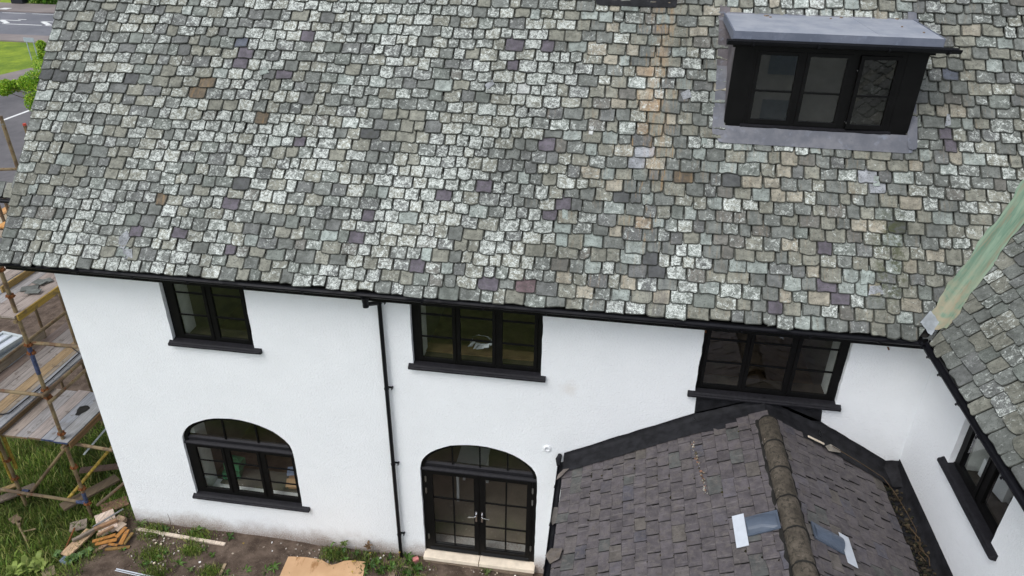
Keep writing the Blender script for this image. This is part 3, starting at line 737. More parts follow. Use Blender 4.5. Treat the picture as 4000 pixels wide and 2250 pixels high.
# ---- windows
def ring(b, x0, x1, z0, z1, w, d0, d1, T, wb=None):
    wb = wb or w
    b.box(x0, x0+w, d0, d1, z0, z1, T); b.box(x1-w, x1, d0, d1, z0, z1, T)
    b.box(x0+w, x1-w, d0, d1, z0, z0+wb, T); b.box(x0+w, x1-w, d0, d1, z1-w, z1, T)
def casement(par, px0, px1, pz0, pz1, bars, vbars, T, d=.065, cw=.052, hinge=None, ang=0, mat='black'):
    """casement ring with pane and glazing bars; may stand open about its right edge"""
    if ang:
        hx = px1+cw; ca, sa = math.cos(ang), math.sin(ang)
        T0 = T; T = lambda u, dd, z: T0(hx+(u-hx)*ca-(dd-d)*sa*0, dd+(u-hx)*sa, z)
    b = MB(); ring(b, px0-cw, px1+cw, pz0-cw*1.15, pz1+cw, cw, d, d+.055, T, cw*1.15)
    b.prism([(d+.054, pz0+.002), (d+.012, pz0-.012), (d+.012, pz0-.02), (d+.054, pz0-.02)], lambda q, z: T(px0, q, z), lambda q, z: T(px1, q, z))
    c = b.build('casement', mat, par)
    g = MB(); g.box(px0-.004, px1+.004, d+.022, d+.030, pz0-.004, pz1+.004, T); g.build('pane', 'glass', par)
    for z in bars:
        g = MB(); g.box(px0, px1, d+.008, d+.021, z-.014, z+.014, T); g.build('glazing_bar', mat, par)
    for x in vbars:
        g = MB(); g.box(x-.012, x+.012, d+.006, d+.0205, pz0, pz1, T); g.build('glazing_bar', mat, par)
    return c
def sill(par, x0, x1, zt, T, d_in=.09, d_out=-.085, drop=.075, mat='sill'):
    prof = [(d_in, zt), (-.005, zt-.018), (-.03, zt-.026), (d_out+.035, zt-drop*.55), (d_out+.012, zt-drop*.62), (d_out, zt-drop*.78), (d_out+.004, zt-drop-.012), (d_out+.02, zt-drop-.02), (.004, zt-drop-.03), (.004, zt-drop*1.3), (d_in, zt-drop*1.3)]
    b = MB()
    n_ = len(prof); xs = [x0, x0+.012, x0+.05]+[x0+.05+(x1-x0-.1)*i/10 for i in range(1, 10)]+[x1-.05, x1-.012, x1]
    V = []
    for i, x in enumerate(xs):
        e = 1 if 0 < i < len(xs)-1 else .90
        for d_, z in prof:
            dd = d_ if d_ > -.006 else d_*e
            V.append(T(x, dd+(RNG.normal(0, .0016) if d_ < -.02 else 0), z+RNG.normal(0, .001)))
    F = [(i*n_+j, i*n_+(j+1) % n_, (i+1)*n_+(j+1) % n_, (i+1)*n_+j) for i in range(len(xs)-1) for j in range(n_)]+[tuple(range(n_))[::-1], tuple((len(xs)-1)*n_+j for j in range(n_))]
    b.raw(V, F); return b.build('sill', mat, par)
def room(par, x0, x1, y0, y1, z0, z1, T, wallmat='room', floormat='floor'):
    b = MB(); V = [T(x, y, z) for z in (z0, z1) for y in (y0, y1) for x in (x0, x1)]
    b.raw(V, [(4, 6, 7, 5), (2, 3, 7, 6), (0, 2, 6, 4), (1, 5, 7, 3)]); b.build('room_wall', wallmat, par, fix=False)
    f = MB(); f.raw(V[:4], [(0, 1, 3, 2)]); f.build('room_floor', floormat, par, fix=False)
def std_window(label, x0, x1, ztop, panes, bars, T, pz=(4.605, 5.70), sx=None, zs=4.535, rm=None, d=.075):
    w = empty('window', T((x0+x1)/2, 0, zs), parent=house); w['label'] = label
    b = MB(); zb = zs-.01
    b.box(x0+.002, panes[0][0]-.055, d+.004, d+.095, zb, ztop, T); b.box(panes[-1][1]+.055, x1-.002, d+.004, d+.095, zb, ztop, T)
    b.box(panes[0][0]-.055, panes[-1][1]+.055, d+.006, d+.095, zb, pz[0]-.062, T); b.box(panes[0][0]-.055, panes[-1][1]+.055, d+.006, d+.095, pz[1]+.055, ztop, T)
    for (a, c), (e, f) in zip(panes[:-1], panes[1:]): b.box(c+.0545, e-.0545, d+.002, d+.095, pz[0]-.062, pz[1]+.055, T)
    b.box(x0+.012, x1-.012, d-.012, d+.02, zb, zb+.028, T)
    b.build('frame', 'black', w)
    b = MB(); b.box(x0-.02, panes[0][0]-.02, d+.097, .462, zb-.04, ztop+.02, T); b.box(panes[-1][1]+.02, x1+.02, d+.097, .462, zb-.04, ztop+.02, T)
    b.build('reveal_lining', 'plaster', w)
    b = MB(); b.box(panes[0][0]-.019, panes[-1][1]+.019, d+.097, .462, zb-.04, zb-.005, T); b.build('window_board', 'darkboard', w)
    for a, c in panes: casement(w, a, c, pz[0], pz[1], bars, (), T, d-.012)
    sill(w, sx[0], sx[1], zs, T)
    if rm: room(w, *rm, T)
    return w
w1 = std_window('upper window with two casements left of the downpipe', -6.98, -5.545, 5.79, [(-6.80, -6.31), (-6.155, -5.66)], (5.42, 5.00), Tm, sx=(-7.04, -5.42), rm=(-7.15, -4.2, .465, 3.6, 3.75, 5.9))
w2 = std_window('upper window with three casements right of the downpipe', -2.86, -.80, 5.79, [(-2.715, -2.215), (-2.09, -1.585), (-1.425, -.93)], (5.42, 5.01), Tm, sx=(-2.93, -.72), rm=(-3.05, -.3, .465, 3.6, 3.75, 5.9))
w3 = std_window('upper window with three casements above the porch roof', 1.575, 3.645, 5.79, [(1.685, 2.205), (2.315, 2.85), (2.985, 3.515)], (5.43, 5.03), Tm, sx=(1.47, 3.72), rm=(1.2, 3.80, .465, 3.6, 3.75, 5.9))
w4 = std_window('tall two casement window in the wing wall', -2.54, -1.17, 5.79, [(-2.44, -1.99), (-1.80, -1.31)], (5.30,), Tw, pz=(4.70, 5.66), sx=(-2.74, -1.05), zs=4.62, rm=(-3.2, -.6, .465, 3.5, 3.7, 5.9))

def arch_frame(b, x0, x1, zs, h, w, d0, d1, n=24):
    c = (x0+x1)/2; a = (x1-x0)/2
    o = [(c+a*math.cos(t), zs+h*math.sin(t)) for t in [math.pi*k/n for k in range(n+1)]]
    i = [(c+(a-w)*math.cos(t), zs+(h-w)*math.sin(t)) for t in [math.pi*k/n for k in range(n+1)]]
    m_ = n+1
    V = [(x, d, z) for d in (d0, d1) for x, z in o+i]
    F = []
    for k in range(n):
        F += [(k, k+1, m_+k+1, m_+k), (2*m_+k, 3*m_+k, 3*m_+k+1, 2*m_+k+1), (k, 2*m_+k, 2*m_+k+1, k+1), (m_+k, m_+k+1, 3*m_+k+1, 3*m_+k)]
    F += [(0, m_, 3*m_, 2*m_), (n, 2*m_+n, 3*m_+n, m_+n)]
    b.raw(V, F)
def fan_pane(x0, x1, zs, h, w, d):
    b = MB(); c = (x0+x1)/2; a = (x1-x0)/2-w+.006; n = 20
    pts = [(c+a*math.cos(t), zs+(h-w+.006)*math.sin(t)) for t in [math.pi*k/n for k in range(n+1)]]
    b.prism(pts, lambda x, z: (x, d, z), lambda x, z: (x, d+.008, z)); return b
def zarch(x, x0, x1, zs, h, w):
    c = (x0+x1)/2; a = (x1-x0)/2-w; t = max(0, 1-((x-c)/a)**2); return zs+(h-w)*math.sqrt(t)
# arched ground floor window
aw = empty('window', (-6.24, 0, .94), parent=house); aw['label'] = 'arched ground floor window with fanlight above three casements'
X0, X1 = -7.303, -5.187; d = .05
b = MB(); arch_frame(b, X0, X1, 2.27, .658, .075, d, d+.09)
b.box(X0, -7.16, d+.004, d+.09, .96, 2.20); b.box(-5.21, X1, d+.004, d+.09, .96, 2.20)
b.box(-7.16, -5.21, d+.006, d+.09, .96, 1.058); b.box(-7.16, -5.21, d+.006, d+.09, 2.19, 2.215)
for a_, c_ in ((-6.561, -6.504), (-5.881, -5.824)): b.box(a_, c_, d+.002, d+.09, 1.058, 2.19)
b.box(X0+.01, X1-.01, d-.014, d+.02, .955, .985)
b.build('frame', 'black', aw)
tr = MB(); tr.prism([(d-.03, 2.21), (d-.03, 2.235), (d+.0, 2.26), (d+.09, 2.30), (d+.09, 2.205), (d-.01, 2.205)], lambda q, z: (X0+.003, q, z), lambda q, z: (X1-.003, q, z)); tr.build('transom', 'sill', aw)
rl = MB(); rl.prism([(d+.01, 2.30), (d+.01, 2.345), (d+.045, 2.375), (d+.085, 2.375), (d+.085, 2.30)], lambda q, z: (X0+.075, q, z), lambda q, z: (X1-.075, q, z)); rl.build('fanlight_rail', 'sill', aw)
for x in (-6.49, -5.865):
    g = MB(); g.box(x-.014, x+.014, d+.018, d+.036, 2.37, zarch(x, X0, X1, 2.27, .658, .075)); g.build('glazing_bar', 'black', aw)
fan_pane(X0, X1, 2.27, .658, .075, d+.04).build('pane', 'glass', aw)
for a_, c_ in ((-7.108, -6.613), (-6.452, -5.933), (-5.772, -5.262)): casement(aw, a_, c_, 1.12, 2.138, (1.82, 1.465), (), Tm, d-.012, .05)
sill(aw, -7.36, -5.04, 1.0, Tm)
b = MB(); b.box(-7.32, -7.125, .145, .47, .93, 2.9); b.box(-5.245, -5.17, .145, .47, .93, 2.9); b.build('reveal_lining', 'plaster', aw)
room(aw, -7.7, -4.8, .465, 3.8, .25, 3.3, Tm)
# french doors
fd = empty('french_doors', (-1.82, 0, .17), parent=house); fd['label'] = 'arched black french doors with small panes and fanlight'
X0, X1 = -2.853, -.787; d = .05
b = MB(); arch_frame(b, X0, X1, 2.28, .658, .07, d, d+.09)
b.box(X0, -2.775, d+.004, d+.09, .2, 2.22); b.box(-.865, X1, d+.004, d+.09, .2, 2.22); b.box(-2.775, -.865, d+.006, d+.09, 2.205, 2.23)
b.build('frame', 'black', fd)
tr = MB(); tr.prism([(d-.03, 2.225), (d-.03, 2.25), (d+.0, 2.275), (d+.09, 2.31), (d+.09, 2.22), (d-.01, 2.22)], lambda q, z: (X0+.003, q, z), lambda q, z: (X1-.003, q, z)); tr.build('transom', 'sill', fd)
rl = MB(); rl.prism([(d+.01, 2.31), (d+.01, 2.36), (d+.045, 2.39), (d+.085, 2.39), (d+.085, 2.31)], lambda q, z: (X0+.07, q, z), lambda q, z: (X1-.07, q, z)); rl.build('fanlight_rail', 'sill', fd)
for x in (-2.285, -1.80, -1.315):
    g = MB(); g.box(x-.012, x+.012, d+.018, d+.036, 2.385, zarch(x, X0, X1, 2.28, .658, .07)); g.build('glazing_bar', 'black', fd)
fan_pane(X0, X1, 2.28, .658, .07, d+.04).build('pane', 'glass', fd)
for (l0, l1), (p0, p1), mid, hx, hg in (((-2.772, -1.815), (-2.66, -1.91), -2.285, -1.872, -2.778), ((-1.808, -.868), (-1.705, -.962), -1.33, -1.765, -.862)):
    b = MB(); e = d-.008
    b.box(l0, p0, e, e+.06, .21, 2.20); b.box(p1, l1, e, e+.06, .21, 2.20); b.box(p0, p1, e, e+.06, .21, .385); b.box(p0, p1, e, e+.06, 2.13, 2.20)
    b.prism([(e+.05, .40), (e+.008, .378), (e-.006, .37), (e-.006, .36), (e+.05, .36)], lambda q, z: (p0, q, z), lambda q, z: (p1, q, z))
    b.prism([(e, .30), (e-.03, .262), (e-.03, .25), (e, .25)], lambda q, z: (l0+.02, q, z), lambda q, z: (l1-.02, q, z))
    b.build('door_leaf', 'black', fd)
    g = MB(); g.box(p0-.004, p1+.004, e+.03, e+.038, .38, 2.134); g.build('pane', 'glass', fd)
    for z in (1.56, .97):
        g = MB(); g.box(p0, p1, e+.012, e+.0295, z-.015, z+.015); g.build('glazing_bar', 'black', fd)
    g = MB(); g.box(mid-.014, mid+.014, e+.010, e+.029, .39, 2.13); g.build('glazing_bar', 'black', fd)
    hd = MB(); hd.box(hx-.016, hx+.016, e-.008, e+.002, 1.09, 1.34); sg = -1 if hx < -1.82 else 1
    hd.tube([(hx, e-.004, 1.27), (hx, e-.05, 1.265), (hx+sg*.03, e-.06, 1.25), (hx+sg*.14, e-.058, 1.235)], .010, 8); hd.build('handle', 'chrome', fd)
    for z in (1.94, 1.66, .50):
        g = MB(); g.tube([(hg, e-.008, z), (hg, e-.008, z+.13)], .009, 8); g.box(hg-.016, hg+.016, e-.004, e+.004, z+.01, z+.12); g.build('hinge', 'hinge', fd)
th = empty('threshold', (-1.82, -.1, .08), parent=house)
for a_, c_ in ((-2.86, -1.815), (-1.80, -.765)):
    b = MB(); b.prism([(-.125, .175), (-.118, .186), (.06, .20), (.06, .10), (-.125, .10)], lambda q, z: (a_, q, z), lambda q, z: (c_, q, z)); b.build('stone_slab', 'stone', th)
b = MB(); b.box(-2.84, -.79, -.105, -.01, -.1, .098); b.build('riser', 'mortar', th)
room(fd, -3.9, -.4, .465, 4.2, .2, 3.3, Tm, floormat='screed')
# round wall vent
vt = MB(); n_ = 20
for r0, r1, y0, y1 in ((.062, .042, -.022, -.03), (.042, .036, -.03, .05)):
    va = [(-.64+r0*math.cos(t), y0, 3.05+r0*math.sin(t)) for t in [2*math.pi*k/n_ for k in range(n_)]]; vb_ = [(-.64+r1*math.cos(t), y1, 3.05+r1*math.sin(t)) for t in [2*math.pi*k/n_ for k in range(n_)]]
    vt.raw(va+vb_, [(i, (i+1) % n_, n_+(i+1) % n_, n_+i) for i in range(n_)])
va = [(-.64+.062*math.cos(t), -.022, 3.05+.062*math.sin(t)) for t in [2*math.pi*k/n_ for k in range(n_)]]; vb_ = [(-.64+.066*math.cos(t), .01, 3.05+.066*math.sin(t)) for t in [2*math.pi*k/n_ for k in range(n_)]]
vt.raw(va+vb_, [(i, n_+i, n_+(i+1) % n_, (i+1) % n_) for i in range(n_)])
for i in range(4): vt.box(-.675, -.605, -.012, -.006, 3.02+i*.02, 3.028+i*.02)
vt.build('wall_vent', 'whitepl', house, fix=False)
# spot marks on the wall: two iron stubs with rust
for x, y, z in ((1.58, -.012, 5.62),): 
    g = MB(); g.tube([(x, .01, z), (x, -.05, z-.01)], .012, 6); g.build('iron_stub', 'rust', house)
g = MB(); g.tube([(4.12, .01, 5.60), (4.12, -.05, 5.59)], .012, 6); g.build('iron_stub', 'rust', house)
# black paint under window three and along the porch roof
def zl(x): return 2.99+.557*(x+.37)
def zr_(x): return 4.17-.57*(x-3.52)

# ---- dormer
YD = 1.545
dm = empty('dormer', (2.88, YD, 8.18), parent=house)
Td = lambda u, d_, z: (u, YD+d_, z)
b = MB()
PX = [(1.966, 2.468), (2.632, 3.124), (3.334, 3.776)]
b.box(1.60, 1.875, 0, .05, 8.175, 9.33, Td); b.build('front_panel', 'black', dm)
b = MB(); b.box(3.89, 4.158, 0, .05, 8.175, 9.33, Td); b.build('front_panel', 'black', dm)
b = MB(); b.box(1.877, 3.888, .004, .09, 8.20, 8.268, Td); b.box(1.877, 3.888, .004, .09, 9.285, 9.33, Td)
b.box(1.877, 1.915, .004, .09, 8.268, 9.285, Td); b.box(3.828, 3.888, .004, .09, 8.268, 9.285, Td)
b.box(2.52, 2.58, .006, .09, 8.268, 9.285, Td); b.box(3.178, 3.28, .006, .09, 8.268, 9.285, Td)
b.build('frame', 'black', dm)
for i, (a_, c_) in enumerate(PX):
    casement(dm, a_, c_, 8.325, 9.232, (8.735,), (), Td, -.008, .05, ang=rad(5) if i == 2 else 0)
g = MB(); g.box(3.262, 3.272, -.10, -.03, 8.36, 8.37, Td); g.box(3.262, 3.272, -.06, -.02, 9.08, 9.09, Td); g.build('casement_stay', 'hinge', dm)
b = MB(); b.prism([(-.045, 8.222), (-.045, 8.236), (.01, 8.252), (.06, 8.252), (.06, 8.20), (-.03, 8.20)], lambda q, z: Td(1.83, q, z), lambda q, z: Td(3.92, q, z)); b.build('sill', 'sill', dm)
b = MB(); b.box(1.56, 4.22, -.035, .05, 9.325, 9.405, Td); b.build('head_board', 'black', dm)
# cheeks clad in old lead
for x0, x1, nm in ((1.605, 1.64, 'cheek'), (4.12, 4.155, 'cheek')):
    b = MB(); b.prism([(YD+.05, 8.10), (YD+.05, 9.40), (2.62, 9.40)], lambda q, z: (x0, q, z), lambda q, z: (x1, q, z)); b.build(nm, 'leaddark', dm)
# membrane roof with turned down edges
def rz(y): return 9.555+(y-1.40)*.028
b = MB(); pr = [(1.40, rz(1.40)), (1.405, rz(1.4)+.006), (2.76, rz(2.76)+.006), (2.76, rz(2.76)-.05), (1.40, rz(1.40)-.05)]
b.prism(pr, lambda q, z: (1.535, q, z), lambda q, z: (4.225, q, z)); b.build('dormer_roof', 'leadroof', dm)
b = MB(); b.prism([(1.385, 9.455), (1.378, 9.462), (1.388, 9.562), (1.399, 9.560), (1.399, 9.455)], lambda q, z: (1.53, q, z), lambda q, z: (4.23, q, z)); b.build('roof_edge', 'leadedge', dm)
for x0, x1 in ((1.512, 1.533), (4.227, 4.24)):
    b = MB(); b.prism([(1.388, 9.44), (1.388, 9.566), (2.74, 9.606), (2.74, 9.50)], lambda q, z: (x0, q, z), lambda q, z: (x1, q, z)); b.build('roof_edge', 'leadedge', dm)
b = MB(); b.box(3.44, 3.452, 1.41, 2.74, 0, .006, lambda x, y, z: (x+(y-1.41)*-.06, y, rz(y)+.004+z)); b.build('roof_seam', 'leadroof', dm)
for x, y, r_ in ((2.12, 2.55, .03), (2.16, 2.45, .014), (3.2, 2.62, .018), (3.03, 2.52, .012), (4.0, 2.68, .022), (3.9, 2.1, .012), (4.08, 1.75, .012)):
    b = MB(); b.obox((x, y, rz(y)+.012), ((.8, .6, 0), (-.6, .8, 0), (0, 0, 1)), (r_, r_*.8, .008)); b.build('roof_debris', 'mortar', dm)
gutter(dm, (1.44, 1.325, 9.455), (4.44, 1.325, 9.455), (0, -1, 0), r=.068, clips=(.35, 1.2, 2.1, 2.85))
# lead apron and side soakers on the slates
def lead_patch(parent, us, h=.046, mat='lead', name='lead_apron', th=.004, wav=.004):
    """us: outline in (u,s); thin sheet lying on the slates, its surface slightly dressed"""
    u0, u1 = min(p[0] for p in us), max(p[0] for p in us); s0, s1 = min(p[1] for p in us), max(p[1] for p in us)
    nx, ny = max(2, int((u1-u0)/.09)), max(2, int((s1-s0)/.06)); rr = .05
    V = []; 
    for j_ in range(ny+1):
        for i_ in range(nx+1):
            u = u0+(u1-u0)*i_/nx; s_ = s0+(s1-s0)*j_/ny
            if j_ == 0 and i_ in (0, nx): u += rr*(.3 if i_ == 0 else -.3); s_ += rr*.3
            V.append(RM(u, s_, h+RNG.normal(0, wav)))
    F = [(j_*(nx+1)+i_, j_*(nx+1)+i_+1, (j_+1)*(nx+1)+i_+1, (j_+1)*(nx+1)+i_) for j_ in range(ny) for i_ in range(nx)]
    b = MB(); b.raw(V, F); k_ = len(V); N = np.array(NM)
    b.raw([np.array(v)-N*th for v in V], [f[::-1] for f in F])
    return b.build(name, mat, parent, fix=False, smooth=True)
lead_patch(dm, [(1.52, 2.61), (4.235, 2.88)], .050)
lead_patch(dm, [(1.44, 2.72), (1.605, 3.16)], .054, name='lead_soaker'); lead_patch(dm, [(4.153, 2.66), (4.285, 3.16)], .060, name='lead_soaker')
for k in range(5):
    s0 = 3.13+k*.33
    lead_patch(dm, [(1.455, s0), (1.606, s0+.36)], .046+.002*(k % 2), 'leaddark' if k > 1 else 'lead', 'lead_soaker', wav=.002)
    lead_patch(dm, [(4.153, s0), (4.275, s0+.36)], .046+.002*(k % 2), 'lead', 'lead_soaker', wav=.002)
lead_patch(dm, [(1.44, 4.55), (4.30, 4.70)], .046, name='lead_back_gutter')
room(dm, 1.66, 4.10, .10, 3.0, 7.9, 9.32, Td)
# chimney above the frame with its lead apron
ch = empty('chimney', (.2, 3.2, 9.5), parent=house)
b = MB(); b.box(-.34, .74, 2.83, 3.75, 9.2, 12.0); b.build('stack', 'render_up', ch)
b = MB(); b.box(-.42, .82, 2.75, 3.83, 12.0, 12.18); b.build('cope', 'stone', ch)
for x in (-.08, .48):
    b = MB(); b.tube([(x, 3.29, 12.18), (x, 3.29, 12.62)], [.15, .12], 12); b.build('chimney_pot', 'terracotta', ch)
lead_patch(ch, [(-.42, 4.735), (.81, 4.93)], .050, 'felt', 'chimney_apron')
# copper valley
def VL(k, q, h):      # k up the valley (plan), q to the side (+ wing side), h lift
    x = XE+k+q; y = YE+k-q; return (x, y, ZE+k*T50+abs(q)*T50+h)
b = MB(); nk = 40; prof = [(-.110, .074), (-.092, .092), (-.050, .090), (0, .104), (.045, .094), (.082, .102), (.104, .080)]
V = []
for i in range(nk+1):
    k = .02+i*(2.6-.02)/nk; e = .014*math.sin(i*.9)+RNG.normal(0, .009)
    V += [VL(k, q+(e if abs(q) > .1 else e*.3), h+RNG.normal(0, .005)) for q, h in prof]
n_ = len(prof); b.raw(V, [(i*n_+j, i*n_+j+1, (i+1)*n_+j+1, (i+1)*n_+j) for i in range(nk) for j in range(n_-1)])
val = b.build('copper_valley', 'copper', house, fix=False, smooth=True)
b = MB(); V = []
for i in range(5):
    k = .0+i*.03; V += [VL(k-.03, -.045+q*(.62-.02*i), h+.012) for q, h in prof]
b.raw(V, [(i*n_+j, i*n_+j+1, (i+1)*n_+j+1, (i+1)*n_+j) for i in range(4) for j in range(n_-1)]); b.build('valley_end', 'valleyend', val, fix=False, smooth=True)
# small slated side roof beyond the gable
sr = empty('side_roof', (-9.9, 1.0, 6.5), parent=house)
def RS(u, s, h=0): return np.array([u, .62+s*C50, 6.62+s*S50])+np.array(NM)*h
b = MB(); b.raw([RS(u, s_, h) for h in (-.09, -.03) for u, s_ in ((-10.45, 0), (-9.42, 0), (-9.42, .42), (-9.80, .16))], [(0, 3, 2, 1), (4, 5, 6, 7), (0, 1, 5, 4), (1, 2, 6, 5), (2, 3, 7, 6), (3, 0, 4, 7)]); b.build('side_roof_deck', 'deck', sr)
for sl in courses(RS, [(-.03, .19), (.16, .19)], lambda s_, g: [(-9.98+s_*1.5, -9.44)], .22, main_look): 
    b = MB(); b.raw(sl['v'], sl['f'], sl['t'], sl['x']); b.build('slate', 'slate', sr, fix=False)
gutter(sr, (-10.5, .55, 6.60), (-9.45, .55, 6.60), (0, -1, 0))

# ------------------------------------------------------------------ porch
porch = empty('porch', (2.3, -2, 0), 'single storey slated porch between house and wing with black flashing and ridge tiles', 'porch')
PT = rad(29); PC, PS = math.cos(PT), math.sin(PT); RXP, RZP = 2.60, 4.47
def PL(u, s, h=0): # u = -y , s measured up from eave at x=-.33
    sl_ = 3.35; k = sl_-s
    return np.array([RXP-k*PC-PS*h, -u, RZP-k*PS+PC*h])
def PRr(u, s, h=0): # u = y
    k = 2.22-s
    return np.array([RXP+k*PC+PS*h, u, RZP-k*PS+PC*h])
Lp, Lr = 3.35, 2.22
b = MB(); b.raw([PL(u, s_, h) for h in (-.10, -.035) for u, s_ in ((0, 0), (4.2, 0), (4.2, Lp), (0, Lp))], [(0, 3, 2, 1), (4, 5, 6, 7), (0, 1, 5, 4), (1, 2, 6, 5), (2, 3, 7, 6), (3, 0, 4, 7)]); pro_l = b.build('roof_slope', 'deck', porch)
b = MB(); b.raw([PRr(u, s_, h) for h in (-.10, -.035) for u, s_ in ((-4.2, 0), (0, 0), (0, Lr), (-4.2, Lr))], [(0, 3, 2, 1), (4, 5, 6, 7), (0, 1, 5, 4), (1, 2, 6, 5), (2, 3, 7, 6), (3, 0, 4, 7)]); pro_r = b.build('roof_slope', 'deck', porch)
prow_l = []; s = -.02
while s < Lp-.08: prow_l.append((s, .183)); s += .183
prow_r = []; s = .13
while s < Lr-.08: prow_r.append((s, .183)); s += .183
def piv(s, g): return [(.27+R.uniform(-.012, .012), 3.6)]
pl = courses(PL, prow_l, lambda s, g: [(.27+R.uniform(-.012, .012)+(Lp-s)*-.01, 3.7)], .265, porch_look, thick=(.008, .012), h0=.024, shoulder=.012, rough=.005, ins=.006)
prr = courses(PRr, prow_r, lambda s, g: [(-3.7, -.33-R.uniform(0, .03))], .265, porch_look, thick=(.008, .013), h0=.024, shoulder=.014, rough=.007, ins=.006)
lay([pl, prr], [pro_l, pro_r], pro_l, 'pslate')
# ridge tiles
for i in range(7):
    y1 = -.50-.525*i-RNG.uniform(0, .01); y0 = y1-.515; r_ = .125; n_ = 12; zz = RZP-.035
    b = MB(); V = []
    for y, e in ((y1, 1.0), (y1-.03, 1.04), (y0+.03, 1.05), (y0, 1.0)):
        for rr in (r_*e, (r_-.018)*e):
            V += [(RXP+(rr+.004)*math.cos(t)*1.02, y, zz+rr*math.sin(t)+.0) for t in [math.pi*(-.12+1.24*k/n_) for k in range(n_+1)]]
    m_ = n_+1; F = []
    for q in range(3):
        a_ = q*2*m_; c_ = (q+1)*2*m_
        F += [(a_+k, a_+k+1, c_+k+1, c_+k) for k in range(n_)]+[(a_+m_+k, c_+m_+k, c_+m_+k+1, a_+m_+k+1) for k in range(n_)]
    F += [(k, m_+k, m_+k+1, k+1) for k in range(n_)]+[(6*m_+k, 6*m_+k+1, 7*m_+k+1, 7*m_+k) for k in range(n_)]
    F += [(q*2*m_, (q+1)*2*m_, (q+1)*2*m_+m_, q*2*m_+m_) for q in range(3)]
    b.raw(V, F); rt = b.build('ridge_tile', 'ridge', porch)
    b = MB(); y = y1+.004     # mortar joint
    b.tube([(RXP+(r_+.006)*math.cos(t), y+RNG.normal(0, .006), zz+(r_+.004)*math.sin(t)) for t in [math.pi*k/10 for k in range(11)]], .013, 6); b.build('mortar_joint', 'deck', rt)
b = MB()
for sgn in (-1, 1):
    b.tube([(RXP+sgn*(.145+RNG.normal(0, .006)), -.45-.1*i, RZP-.065+RNG.normal(0, .006)) for i in range(36)], [.026+.008*math.sin(i*2.1) for i in range(36)], 6)
b.build('ridge_bedding', 'deck', porch)
# flashing: wall band, roof band
def strip(parent, name, A, B, mat='felt', n=14, jit=.006):
    """A, B: lists of cross-section polylines at the two ends (same length); interpolated, slightly uneven"""
    V = []; k_ = len(A)
    for i in range(n+1):
        t = i/n
        for p, q in zip(A, B): V.append(np.array(p)*(1-t)+np.array(q)*t+RNG.normal(0, jit, 3)*(.5, .5, .6))
    b = MB(); b.raw(V, [(i*k_+j, i*k_+j+1, (i+1)*k_+j+1, (i+1)*k_+j) for i in range(n) for j in range(k_-1)])
    o = b.build(name, mat, parent, fix=False, smooth=True)
    return o
def lx(x): return RZP-(RXP-x)*math.tan(PT)
def rx(x): return RZP-(x-RXP)*math.tan(PT)
def secL(x): return [(x, -.012, zl(x)), (x, -.016, zl(x)-.06), (x, -.045, lx(x)+.075), (x, -.12, lx(x)+.065), (x, -.30, lx(x)+.060), (x, -.36, lx(x)+.052)]
def secR(x): return [(x, -.012, zr_(x)), (x, -.016, zr_(x)-.05), (x, -.045, rx(x)+.075), (x, -.12, rx(x)+.065), (x, -.34, rx(x)+.060), (x, -.42, rx(x)+.052)]
strip(porch, 'flashing', secL(-.36), secL(1.63))
strip(porch, 'flashing', [(1.63, -.011, lx(1.63)+.15)]+secL(1.63)[2:], [(RXP, -.011, RZP+.03), (RXP, -.03, RZP+.01), (RXP, -.14, RZP-.005), (RXP, -.44, RZP-.005), (RXP, -.50, RZP-.005)])
strip(porch, 'flashing', [(3.50, -.011, rx(3.5)+.15)]+secR(3.50)[2:], [(RXP, -.011, RZP+.03), (RXP, -.03, RZP+.01), (RXP, -.14, RZP-.005), (RXP, -.44, RZP-.005), (RXP, -.50, RZP-.005)])
strip(porch, 'flashing', secR(3.50), secR(4.62))
b = MB(); zt = lambda x: 4.44
V = [(1.61, -.010, 4.45), (1.625, -.010, zl(1.63)), (1.63, -.010, lx(1.63)+.05), (RXP, -.010, RZP+.06), (3.50, -.010, rx(3.5)+.05), (3.505, -.010, zr_(3.5)), (3.47, -.010, 4.45)]
b.raw(V+[(x, .004, z) for x, y, z in V], [tuple(range(7)), tuple(range(13, 6, -1))]+[(i, 7+i, 7+(i+1) % 7, (i+1) % 7) for i in range(7)]); b.build('black_wall_panel', 'felt', house)
# rolled end of flashing at the eave corner
b = MB(); b.tube([(-.42, -.02, 2.96), (-.44, -.10, 2.93), (-.43, -.22, 2.90)], [.035, .05, .03], 8); b.build('flashing_roll', 'felt', porch)
# gutter along the wing wall: lined channel with debris
b = MB()
GX0, GX1 = 4.50, 4.80
zg = 3.36
V = []; ys = [-.005, -.5, -1, -1.5, -2, -2.6, -3.2, -4.2]
for y in ys: V += [(4.36, y, rx(4.36)+.03), (4.50, y, zg+.02), (4.60, y, zg-.02), (4.74, y, zg), (4.784, y, zg+.10), (4.792, y, 3.60+RNG.normal(0, .012)), (4.797, y, 3.605)]
b.raw(V, [(i*7+j, i*7+j+1, (i+1)*7+j+1, (i+1)*7+j) for i in range(len(ys)-1) for j in range(6)]); b.build('valley_gutter', 'felt', porch, fix=False, smooth=True)
strip(porch, 'flashing', [(4.60, -.014, zr_(4.60)), (4.60, -.05, rx(4.6)+.07), (4.60, -.42, zg+.03)], [(4.79, -.014, 3.58), (4.79, -.05, 3.50), (4.79, -.42, 3.42)], n=4)
